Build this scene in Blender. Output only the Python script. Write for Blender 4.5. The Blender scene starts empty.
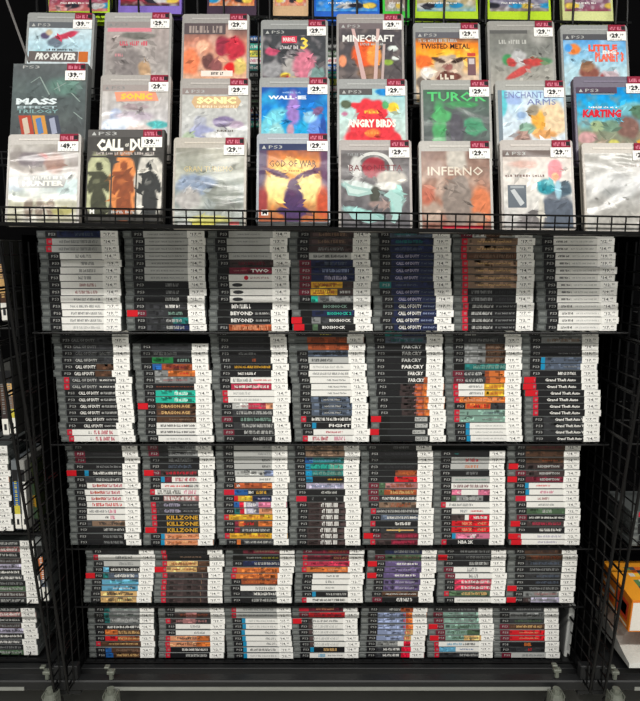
import bpy, math, random, re
from mathutils import Vector, Matrix, noise
random.seed(7)
SC = bpy.context.scene
COL = SC.collection
# ---------------------------------------------------------------- camera, world, lights
H = 1.16                       # camera height over the floor
F = 640.0                      # focal length in pixels of the 640x701 frame
TILT = math.radians(9.0)
cam_d = bpy.data.cameras.new('camera'); cam = bpy.data.objects.new('camera', cam_d); COL.objects.link(cam)
cam_d.sensor_fit = 'HORIZONTAL'; cam_d.sensor_width = 36.0; cam_d.lens = 36.0 * F / 640.0
cam_d.clip_start = 0.02; cam_d.clip_end = 60
cam.location = (0, 0, H); cam.rotation_euler = (math.radians(90) - TILT, 0, 0)
SC.camera = cam
w = bpy.data.worlds.new('world'); SC.world = w; w.use_nodes = True
w.node_tree.nodes['Background'].inputs[0].default_value = (0.92, 0.97, 1.0, 1)
w.node_tree.nodes['Background'].inputs[1].default_value = 0.19
def area(name, loc, tgt, sx, sy, power, col=(1, 0.97, 0.92)):
    d = bpy.data.lights.new(name, 'AREA'); d.shape = 'RECTANGLE'; d.size = sx; d.size_y = sy; d.energy = power; d.color = col
    o = bpy.data.objects.new(name, d); COL.objects.link(o); o.location = loc
    o.rotation_euler = (Vector(tgt) - Vector(loc)).to_track_quat('-Z', 'Y').to_euler()
    return o
for k, x in enumerate((-1.5, 0.05, 1.6)):
    area('ceiling_tube_light', (x, -0.84, H + 1.68), (x, -0.55, 0), 1.30, 0.13, 55)
for k, x in enumerate((-1.0, 1.1)):
    area('ceiling_aisle_light', (x, -3.4, H + 1.75), (x, -3.0, 0), 1.3, 0.3, 16)
SC.view_settings.view_transform = 'Standard'; SC.view_settings.look = 'None'
SC.view_settings.gamma = 1; SC.view_settings.use_curve_mapping = False
SC.view_settings.exposure = 0.0

def at(px, py, D):
    u = (px - 320) / F; v = (py - 350.5) / F
    d = Vector((u, math.cos(TILT) - v * math.sin(TILT), -math.sin(TILT) - v * math.cos(TILT)))
    return Vector((0, 0, H)) + d * (D / d.y)

# ---------------------------------------------------------------- colours and materials
def lin(c):
    return tuple(((x / 255) / 12.92 if x / 255 <= 0.04045 else ((x / 255 + 0.055) / 1.055) ** 2.4) for x in c[:3])
PAL = dict(k=(24, 24, 27), K=(48, 49, 52), w=(232, 231, 226), g=(128, 130, 130), l=(180, 181, 178), r=(196, 22, 50), R=(204, 20, 34),
           m=(104, 28, 46), n=(26, 34, 66), b=(24, 92, 172), s=(92, 172, 212), S=(78, 88, 104), t=(22, 120, 118), a=(22, 200, 170),
           o=(226, 112, 40), O=(244, 156, 108), y=(236, 172, 30), Y=(232, 216, 60), p=(226, 110, 146), P=(98, 80, 130), c=(212, 172, 112),
           B=(78, 54, 40), D=(150, 72, 40), e=(74, 104, 72), G=(22, 132, 62), v=(176, 170, 196), C=(206, 40, 74), u=(136, 152, 190),
           f=(128, 168, 152), T=(128, 104, 86), d=(60, 48, 48), z=(12, 12, 13), i=(0, 150, 205), q=(160, 110, 110))
for _k in 'oOyYpPtsaeGfuvCib':                                     # the inks are a little dull
    _c = PAL[_k]; _g = sum(_c) / 3; PAL[_k] = tuple(int(q * .80 + _g * .14) for q in _c)
NAMES = dict(k='black', K='charcoal', w='white', g='grey', l='pale grey', r='red', R='red', m='maroon', n='navy', b='blue', s='light blue',
             S='slate', t='teal', a='aqua', o='orange', O='peach', y='amber', Y='yellow', p='pink', P='purple', c='tan', B='brown',
             D='rust', e='green', G='green', v='lavender', C='crimson', u='pale blue', f='sage', T='brown', d='dark brown', z='black',
             i='cyan', q='dusky pink')
def C4(c):
    if isinstance(c, str): c = PAL[c]
    return lin(c) + (1.0,)
MATS = {}
def nodes(name):
    m = bpy.data.materials.new(name); m.use_nodes = True; MATS[name] = m
    return m, m.node_tree, m.node_tree.nodes['Principled BSDF']
def plain(name, col, rough=0.5, metal=0.0, nz=0.08, scale=40, coat=0.0, spec=0.5):
    m, nt, b = nodes(name); b.inputs['Specular IOR Level'].default_value = spec
    tc = nt.nodes.new('ShaderNodeTexCoord'); n = nt.nodes.new('ShaderNodeTexNoise'); n.inputs['Scale'].default_value = scale
    mx = nt.nodes.new('ShaderNodeMix'); mx.data_type = 'RGBA'
    c = lin(col); mx.inputs[6].default_value = tuple(x * (1 - nz * 3) for x in c) + (1,); mx.inputs[7].default_value = tuple(min(1, x * (1 + nz * 3)) for x in c) + (1,)
    nt.links.new(tc.outputs['Object'], n.inputs['Vector']); nt.links.new(n.outputs['Fac'], mx.inputs[0]); nt.links.new(mx.outputs[2], b.inputs['Base Color'])
    b.inputs['Roughness'].default_value = rough; b.inputs['Metallic'].default_value = metal; b.inputs['Coat Weight'].default_value = coat
    return m
def vcol(name, rough, coat=0.0, bump=0.0, coat_rough=0.08, grain=0.10, bscale=(9, 1, 40), spec=0.5):
    """printed paper or plastic: the print's own colours are stored on the mesh"""
    m, nt, b = nodes(name); b.inputs['Specular IOR Level'].default_value = spec
    a = nt.nodes.new('ShaderNodeVertexColor'); a.layer_name = 'Col'
    tc = nt.nodes.new('ShaderNodeTexCoord'); n = nt.nodes.new('ShaderNodeTexNoise'); n.inputs['Scale'].default_value = 260
    mr = nt.nodes.new('ShaderNodeMapRange'); mr.inputs[3].default_value = 1 - grain; mr.inputs[4].default_value = 1 + grain
    mu = nt.nodes.new('ShaderNodeVectorMath'); mu.operation = 'SCALE'
    nt.links.new(tc.outputs['Object'], n.inputs['Vector']); nt.links.new(n.outputs['Fac'], mr.inputs[0])
    nt.links.new(a.outputs['Color'], mu.inputs[0]); nt.links.new(mr.outputs[0], mu.inputs['Scale']); nt.links.new(mu.outputs[0], b.inputs['Base Color'])
    b.inputs['Roughness'].default_value = rough; b.inputs['Coat Weight'].default_value = coat; b.inputs['Coat Roughness'].default_value = coat_rough
    if bump:
        oi = nt.nodes.new('ShaderNodeObjectInfo'); mp = nt.nodes.new('ShaderNodeMapping'); mp.inputs['Scale'].default_value = bscale
        ad = nt.nodes.new('ShaderNodeVectorMath'); ad.operation = 'ADD'
        sc = nt.nodes.new('ShaderNodeVectorMath'); sc.operation = 'SCALE'; sc.inputs['Scale'].default_value = 7.0
        nt.links.new(oi.outputs['Location'], sc.inputs[0]); nt.links.new(tc.outputs['Object'], mp.inputs['Vector'])
        nt.links.new(mp.outputs[0], ad.inputs[0]); nt.links.new(sc.outputs[0], ad.inputs[1])
        w2 = nt.nodes.new('ShaderNodeTexNoise'); w2.inputs['Scale'].default_value = 1.0; w2.inputs['Detail'].default_value = 2; w2.inputs['Distortion'].default_value = 0.6
        bp = nt.nodes.new('ShaderNodeBump'); bp.inputs['Strength'].default_value = 1.0; bp.inputs['Distance'].default_value = bump
        nt.links.new(ad.outputs[0], w2.inputs['Vector']); nt.links.new(w2.outputs['Fac'], bp.inputs['Height']); nt.links.new(bp.outputs[0], b.inputs['Coat Normal'])
    return m
vcol('print', 0.45, 0.12, coat_rough=0.2, spec=0.3)
vcol('matte', 0.65, spec=0.25)
vcol('cover', 0.5, 0.07, bump=0.0022, coat_rough=0.10, spec=0.08, bscale=(6, 1, 10))
vcol('wrapped', 0.45, 0.42, bump=0.0052, coat_rough=0.15, spec=0.15, bscale=(5, 1, 13))
vcol('sleeve', 0.6, 0.05, coat_rough=0.3, spec=0.2)
vcol('plastic', 0.34, 0.1, coat_rough=0.15, grain=0.2, spec=0.35)
plain('black_wire', (9, 9, 10), 0.42, 0.0, 0.05, 30, 0.0, 0.25)
plain('dark_steel', (30, 31, 32), 0.5, 0.0, 0.08, 12, 0.0, 0.35)
plain('floor_line_grey', (140, 142, 136), 0.45, 0.0, 0.05, 60)  # pale grey of the added strip on the base rail
plain('zinc', (112, 116, 106), 0.45, 0.2, 0.1, 60)
plain('rubber', (22, 22, 22), 0.7, 0, 0.1, 60)
plain('chrome_wire', (170, 165, 160), 0.3, 0.8, 0.05)
plain('floor_tile', (176, 174, 164), 0.35, 0, 0.05, 5)
plain('back_panel', (5, 5, 6), 0.8, 0, 0.1, 8, 0, 0.05)

# ---------------------------------------------------------------- mesh builder
class MB:
    def __init__(s): s.v = []; s.f = []; s.m = []; s.c = []
    def face(s, pts, mat, col=(1, 1, 1, 1)):
        i = len(s.v); s.v.extend([tuple(p) for p in pts]); s.f.append(tuple(range(i, i + len(pts)))); s.m.append(mat)
        s.c.append(col if isinstance(col, list) else [col] * len(pts))
    def rectf(s, x0, x1, z0, z1, y, mat, col):                    # faces -Y
        s.face([(x0, y, z0), (x1, y, z0), (x1, y, z1), (x0, y, z1)], mat, col)
    def mesh(s, vs, fs, mat, col):
        i = len(s.v); s.v.extend([tuple(p) for p in vs])
        for f in fs: s.f.append(tuple(k + i for k in f)); s.m.append(mat); s.c.append([col] * len(f))
    def box(s, x0, x1, y0, y1, z0, z1, mat, col=(1, 1, 1, 1), b=0.0):
        if b <= 0:
            vs = [(x, y, z) for x in (x0, x1) for y in (y0, y1) for z in (z0, z1)]
            s.mesh(vs, [(0, 1, 3, 2), (4, 6, 7, 5), (0, 4, 5, 1), (2, 3, 7, 6), (0, 2, 6, 4), (1, 5, 7, 3)], mat, col); return
        vs = []; idx = {}
        X = (x0, x1); Y = (y0, y1); Z = (z0, z1)
        for a in (0, 1):
            for c in (0, 1):
                for d in (0, 1):
                    sx = b if a == 0 else -b; sy = b if c == 0 else -b; sz = b if d == 0 else -b
                    idx[(a, c, d, 'x')] = len(vs); vs.append((X[a], Y[c] + sy, Z[d] + sz))
                    idx[(a, c, d, 'y')] = len(vs); vs.append((X[a] + sx, Y[c], Z[d] + sz))
                    idx[(a, c, d, 'z')] = len(vs); vs.append((X[a] + sx, Y[c] + sy, Z[d]))
        fs = []
        def q(*k): fs.append(tuple(idx[i] for i in k))
        for a in (0, 1):
            q((a, 0, 0, 'x'), (a, 1, 0, 'x'), (a, 1, 1, 'x'), (a, 0, 1, 'x'))
            q((0, a, 0, 'y'), (1, a, 0, 'y'), (1, a, 1, 'y'), (0, a, 1, 'y'))
            q((0, 0, a, 'z'), (1, 0, a, 'z'), (1, 1, a, 'z'), (0, 1, a, 'z'))
            for c in (0, 1):
                q((a, c, 0, 'x'), (a, c, 1, 'x'), (a, c, 1, 'y'), (a, c, 0, 'y'))
                q((a, 0, c, 'x'), (a, 1, c, 'x'), (a, 1, c, 'z'), (a, 0, c, 'z'))
                q((0, a, c, 'y'), (1, a, c, 'y'), (1, a, c, 'z'), (0, a, c, 'z'))
                for d in (0, 1): q((a, c, d, 'x'), (a, c, d, 'y'), (a, c, d, 'z'))
        s.mesh(vs, fs, mat, col)
    def tube(s, p0, p1, r, mat, col=(1, 1, 1, 1), n=6, r1=None):
        p0 = Vector(p0); p1 = Vector(p1); r1 = r if r1 is None else r1
        d = (p1 - p0).normalized(); a = d.orthogonal().normalized(); b = d.cross(a)
        vs = []
        for p, rr in ((p0, r), (p1, r1)):
            for k in range(n):
                t = 2 * math.pi * k / n; vs.append(p + a * (rr * math.cos(t)) + b * (rr * math.sin(t)))
        fs = [(k, (k + 1) % n, n + (k + 1) % n, n + k) for k in range(n)] + [tuple(range(n))[::-1], tuple(range(n, 2 * n))]
        s.mesh(vs, fs, mat, col)
    def path(s, pts, r, mat, n=6):
        for a, b in zip(pts, pts[1:]): s.tube(a, b, r, mat, n=n)
    def prism(s, prof, y0, y1, mat, col=(1, 1, 1, 1)):            # profile in xz, pulled along y
        n = len(prof); vs = [(x, y0, z) for x, z in prof] + [(x, y1, z) for x, z in prof]
        fs = [tuple(range(n)), tuple(range(n, 2 * n))[::-1]] + [(k, (k + 1) % n, n + (k + 1) % n, n + k) for k in range(n)]
        s.mesh(vs, fs, mat, col)
    def add(s, o, M):
        i = len(s.v); s.v.extend([tuple(M @ Vector(p)) for p in o.v])
        s.f.extend([tuple(k + i for k in f) for f in o.f]); s.m.extend(o.m); s.c.extend(o.c)
    def data(s, name):
        me = bpy.data.meshes.new(name); me.from_pydata(s.v, [], s.f)
        names = list(dict.fromkeys(s.m))
        for k in names: me.materials.append(MATS[k])
        ix = {k: i for i, k in enumerate(names)}
        me.polygons.foreach_set('material_index', [ix[k] for k in s.m])
        ca = me.color_attributes.new('Col', 'FLOAT_COLOR', 'CORNER')
        flat = [x for c in s.c for q in c for x in q]
        ca.data.foreach_set('color', flat)
        me.validate(); me.update()
        return me
    def build(s, name, parent=None, **props):
        return obj(name, s.data(name), parent, **props)
def obj(name, me, parent=None, loc=None, rot=None, **props):
    o = bpy.data.objects.new(name, me); COL.objects.link(o)
    if parent: o.parent = parent
    if loc is not None: o.location = loc
    if rot is not None: o.rotation_euler = rot
    for k, v in props.items():
        if v: o[k] = v
    return o

TXT = {}
def glyphs(text, bold=0.012):
    k = (text, bold)
    if k not in TXT:
        c = bpy.data.curves.new('lettering', 'FONT'); c.body = text; c.resolution_u = 1; c.offset = bold; c.size = 1
        o = bpy.data.objects.new('lettering', c); COL.objects.link(o)
        dg = bpy.context.evaluated_depsgraph_get(); me = o.evaluated_get(dg).to_mesh()
        vs = [(p.co.x, p.co.y) for p in me.vertices]; fs = [tuple(p.vertices) for p in me.polygons]
        o.evaluated_get(dg).to_mesh_clear(); bpy.data.objects.remove(o); bpy.data.curves.remove(c)
        x0 = min(v[0] for v in vs); x1 = max(v[0] for v in vs); y0 = min(v[1] for v in vs); y1 = max(v[1] for v in vs)
        TXT[k] = ([((x - x0) / (x1 - x0), (y - y0) / (y1 - y0)) for x, y in vs], fs)
    return TXT[k]
def text(mb, s, x0, x1, z0, z1, y, mat, col, bold=0.012, skew=0.0):
    vs, fs = glyphs(s, bold)
    mb.mesh([(x0 + (x1 - x0) * a + skew * b * (z1 - z0), y, z0 + (z1 - z0) * b) for a, b in vs], fs, mat, C4(col))
def marks(mb, x0, x1, z0, z1, y, mat, col, rnd, lw=0.0016):
    """lettering too small to read"""
    x = x0
    while x < x1 - lw * 0.6:
        nw = rnd.randint(2, 7)
        for _ in range(nw):
            ww = lw * rnd.uniform(0.6, 1.1)
            if x + ww > x1: break
            t = rnd.random(); h = z1 - z0
            if t < 0.35: mb.rectf(x, x + ww, z0, z1, y, mat, C4(col))
            elif t < 0.6: mb.rectf(x, x + ww, z0, z0 + h * 0.35, y, mat, C4(col)); mb.rectf(x, x + ww * 0.45, z0 + h * 0.35, z1, y, mat, C4(col))
            elif t < 0.8: mb.rectf(x, x + ww * 0.45, z0, z1, y, mat, C4(col)); mb.rectf(x, x + ww, z1 - h * 0.35, z1, y - 1e-5, mat, C4(col))
            else: mb.rectf(x, x + ww, z0 + h * 0.1, z0 + h * 0.75, y, mat, C4(col))
            x += ww + lw * 0.35
        x += lw * 0.9

# ---------------------------------------------------------------- game case lying flat, spine out
CL, CD, CT = 0.1696, 0.135, 0.0148
def case_flat(col=(92, 96, 95)):
    mb = MB(); c = C4(col)
    mb.box(0, CL, 0, CD, 0, CT * 0.47, 'plastic', c, 0.0009)
    mb.box(0, CL, 0, CD, CT * 0.53, CT, 'plastic', c, 0.0009)
    mb.box(0.0008, CL - 0.0008, 0.0006, CD - 0.004, CT * 0.3, CT * 0.7, 'plastic', c)
    mb.box(0.003, 0.015, -0.0005, 0.01, CT * 0.3, CT * 0.7, 'plastic', C4((116, 120, 118)), 0.0003)   # thumb notch on the clear header
    return mb
HX = 0.0185                                                        # the clear header ends here
def parse(spec):
    tag = spec.startswith('!'); spec = spec.lstrip('!')
    a = (spec.split('/') + ['', ''])[:3]
    segs = re.findall(r'([a-zA-Z])(\d*)', a[1]) or [('k', '')]
    return tag, a[0], [(c, int(p) if p else 100) for c, p in segs], a[2]
def insert_mb(spec):
    tag, ban, segs, tx = parse(spec); rnd = random.Random(spec); mb = MB()
    z0, z1 = 0.0009, CT - 0.0008; y = -0.0004; yt = y - 0.00025
    b0 = HX; be = 0.043
    if ban == 'r': be = 0.030; mb.rectf(b0, be, z0, z1, y, 'print', C4('r')); mb.rectf(b0 + 0.004, be - 0.002, z0 + 0.004, z1 - 0.004, yt, 'print', C4('q'))
    elif ban == 'R': mb.rectf(b0, be, z0, z1, y, 'print', C4('r'))
    elif ban in 'kmbnG':
        mb.rectf(b0, be, z0, z1, y, 'print', C4({'k': 'k', 'b': 'k', 'm': 'm', 'n': 'z', 'G': 't'}[ban]))
        if ban == 'b': mb.rectf(be, be + 0.009, z0, z1, y, 'print', C4('i')); be += 0.009
    if ban in 'kbmG': text(mb, 'PS3', b0 + 0.007, b0 + 0.021, z0 + 0.0038, z1 - 0.0038, yt, 'print', 'l', 0.0)
    X0, X1 = be, 0.137
    x = X0
    for c, p in segs:
        e = X0 + (X1 - X0) * p / 100
        if c == segs[-1][0] and p >= 100: e = CL - 0.0012
        mb.rectf(x, e, z0, z1, y, 'print', C4(c)); x = e
    if x < CL - 0.002: mb.rectf(x, CL - 0.0012, z0, z1, y, 'print', C4(segs[-1][0]))
    if segs[0][0] not in 'wklz' or len(segs) > 1:                  # picture detail in the ink of coloured spines
        x = X0
        for c, p in segs:
            e = X0 + (X1 - X0) * min(100, p) / 100
            for _ in range(int((e - x) / 0.006)):
                if c in 'wkz': break
                f_ = rnd.choice((.62, .78, 1.22, 1.4)); xa = rnd.uniform(x, max(x, e - .008)); za = rnd.uniform(z0, z1 - .003)
                mb.rectf(xa, min(e, xa + rnd.uniform(.003, .014)), za, min(z1, za + rnd.uniform(.002, .008)), y - .0001, 'print', C4(tuple(min(255, q * f_) for q in PAL[c])))
            x = e
    for t in [q for q in tx.split('+') if q]:
        kind = t[0]; p = t[1:].split(':')
        if kind == '~': col = p[0]; rest = p[1:]
        else: word = p[0]; col = p[1]; rest = p[2:]
        s0 = float(rest[0]) if rest else 14; s1 = float(rest[1]) if len(rest) > 1 else 90; hh = float(rest[2]) if len(rest) > 2 else 0.5
        xa = X0 + (X1 - X0) * s0 / 100; xb = X0 + (X1 - X0) * s1 / 100; zc = (z0 + z1) / 2; dz = (z1 - z0) * hh / 2
        if kind == '~': marks(mb, xa, xb, zc - dz, zc + dz, yt, 'print', col, rnd, 0.0024 if hh > 0.6 else 0.0017)
        elif kind == '=': text(mb, word, xa, xb, zc - dz, zc + dz, yt, 'print', col, 0.03)
        elif kind == '#': mb.rectf(xa, xb, zc - dz, zc + dz, yt, 'print', C4(col if word == '' else word))
        elif kind == 'o':
            pts = [(xa + (xb - xa) * (0.5 + 0.5 * math.cos(q * math.pi / 6)), yt, zc + dz * math.sin(q * math.pi / 6)) for q in range(12)]
            mb.face(pts, 'print', C4(col))
    return mb
def sticker_mb(num='14', small='99', colr='w'):
    mb = MB(); y = -0.0011
    mb.box(0.0, 0.036, y, 0.0, 0.0003, CT - 0.0002, 'matte', C4((246, 245, 240)))
    yt = y - 0.0002
    text(mb, num + '.', 0.011, 0.0215, 0.0048, 0.0106, yt, 'matte', 'K', 0.02)
    text(mb, small, 0.0235, 0.0295, 0.0074, 0.0112, yt, 'matte', 'K', 0.02)
    mb.rectf(0.007, 0.009, 0.0085, 0.0105, yt, 'matte', C4('K'))
    marks(mb, 0.006, 0.031, 0.0022, 0.0034, yt, 'matte', 'g', random.Random(num), 0.0011)
    return mb
def tag_mb():
    mb = MB(); mb.box(0, 0.0225, -0.0014, 0.0, 0.0006, CT - 0.0004, 'matte', C4('R'), 0.0003); return mb

CASE_MB = case_flat(); CASE = CASE_MB.data('game_case')
STK_MB = [sticker_mb(a) for a in ('14', '19', '17', '12')]; STK = [m.data('price_sticker') for m in STK_MB]
TAG_MB = tag_mb(); TAG = TAG_MB.data('red_tag')
INS = {}
def insert(spec):
    s = spec.lstrip('!')
    if s not in INS: mb = insert_mb(s); INS[s] = [mb, None]
    return INS[s]
REST = MB()                                                        # the game cases past the 300 that show largest
def expand(s):
    out = []
    for t in s.split():
        m = re.match(r'^(.*)\*(\d+)$', t)
        out += [(m.group(1) if m else t).replace('_', ' ')] * (int(m.group(2)) if m else 1)
    return out
ORD = ['bottom', 'second from bottom', 'third from bottom', 'fourth from bottom', 'fifth from bottom', 'sixth from bottom', 'seventh from bottom',
       'eighth from bottom', 'ninth from bottom', 'tenth from bottom', 'eleventh from bottom', 'twelfth from bottom', 'thirteenth from bottom',
       'fourteenth from bottom', 'fifteenth from bottom', 'sixteenth from bottom', 'topmost']
STN = ['leftmost stack', 'second stack from left', 'third stack from left', 'middle stack', 'third stack from right', 'second stack from right', 'rightmost stack']
JX = [0.0]
def place(spec, x_right, D, z, single, label='', group='', yaw=0.0, left=None):
    rnd = random.Random(hash((round(x_right, 4), round(z, 4))))
    tag = spec.startswith('!'); JX[0] = JX[0] if random.random() < .6 else random.uniform(-.0028, .0028); dx = JX[0] + random.uniform(-.0012, .0012); dy = random.uniform(-0.0015, 0.002)
    ra = random.uniform(-0.006, 0.006) + yaw; k = random.choice((0, 0, 0, 1, 2, 3)); sx = 0.1335 + random.uniform(-0.0025, 0.0012); rt = random.uniform(-0.01, 0.01)
    M = Matrix.Translation((x_right - CL + dx, D + dy, z)) @ Matrix.Rotation(ra, 4, 'Z')
    I = insert(spec)
    Ms = Matrix.Translation((sx, 0, 0)) @ Matrix.Rotation(rt, 4, 'Y'); Mt = Matrix.Translation((0.0015 + random.uniform(-0.002, 0.003), 0, 0))
    if single:
        if I[1] is None: I[1] = I[0].data('spine_insert')
        o = obj('game_case', CASE, None, M.translation, (0, 0, ra), label=label, category='game case', group=group)
        obj('spine_insert', I[1], o)
        obj('price_sticker', STK[k], o, (sx, 0, 0), (0, rt, 0))
        if tag: obj('red_tag', TAG, o, Mt.translation, None, label='red tag on clear header')
    else:
        REST.add(CASE_MB, M); REST.add(I[0], M); REST.add(STK_MB[k], M @ Ms)
        if tag: REST.add(TAG_MB, M @ Mt)

ROWS = [
 # name, D, bottom py, pitch, right ends px at top, right ends px at bottom, py of the top, singles
 ('top row', 1.350, 331.0, .01497, [119.7, 205.5, 288.5, 370.5, 451.5, 533.5, 615.5], [122.3, 207.3, 290, 371, 452.5, 534.5, 617], 7),
 ('second row', 1.400, 441.8, .01500, [128.5, 208, 286, 364, 442, 520, 596.5], [135.2, 214, 291.5, 369, 445.3, 522.3, 599.5], 7),
 ('third row', 1.442, 545.3, .01575, [138.5, 214, 288, 359, 432.5, 505, 580], [141.3, 215.6, 288.6, 361, 433.5, 505.5, 579], 3),
 ('fourth row', 1.472, 602.8, .01610, [155, 224, 294, 365.5, 436, 506, 577], [152.5, 222.5, 292.5, 363.5, 433.5, 504, 574], 0),
 ('fifth row', 1.508, 658.0, .01610, [154.5, 224, 291, 359, 427, 492.5, 559], [156, 225, 292.5, 359.5, 425.5, 494, 559.5], 0),
]
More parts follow.
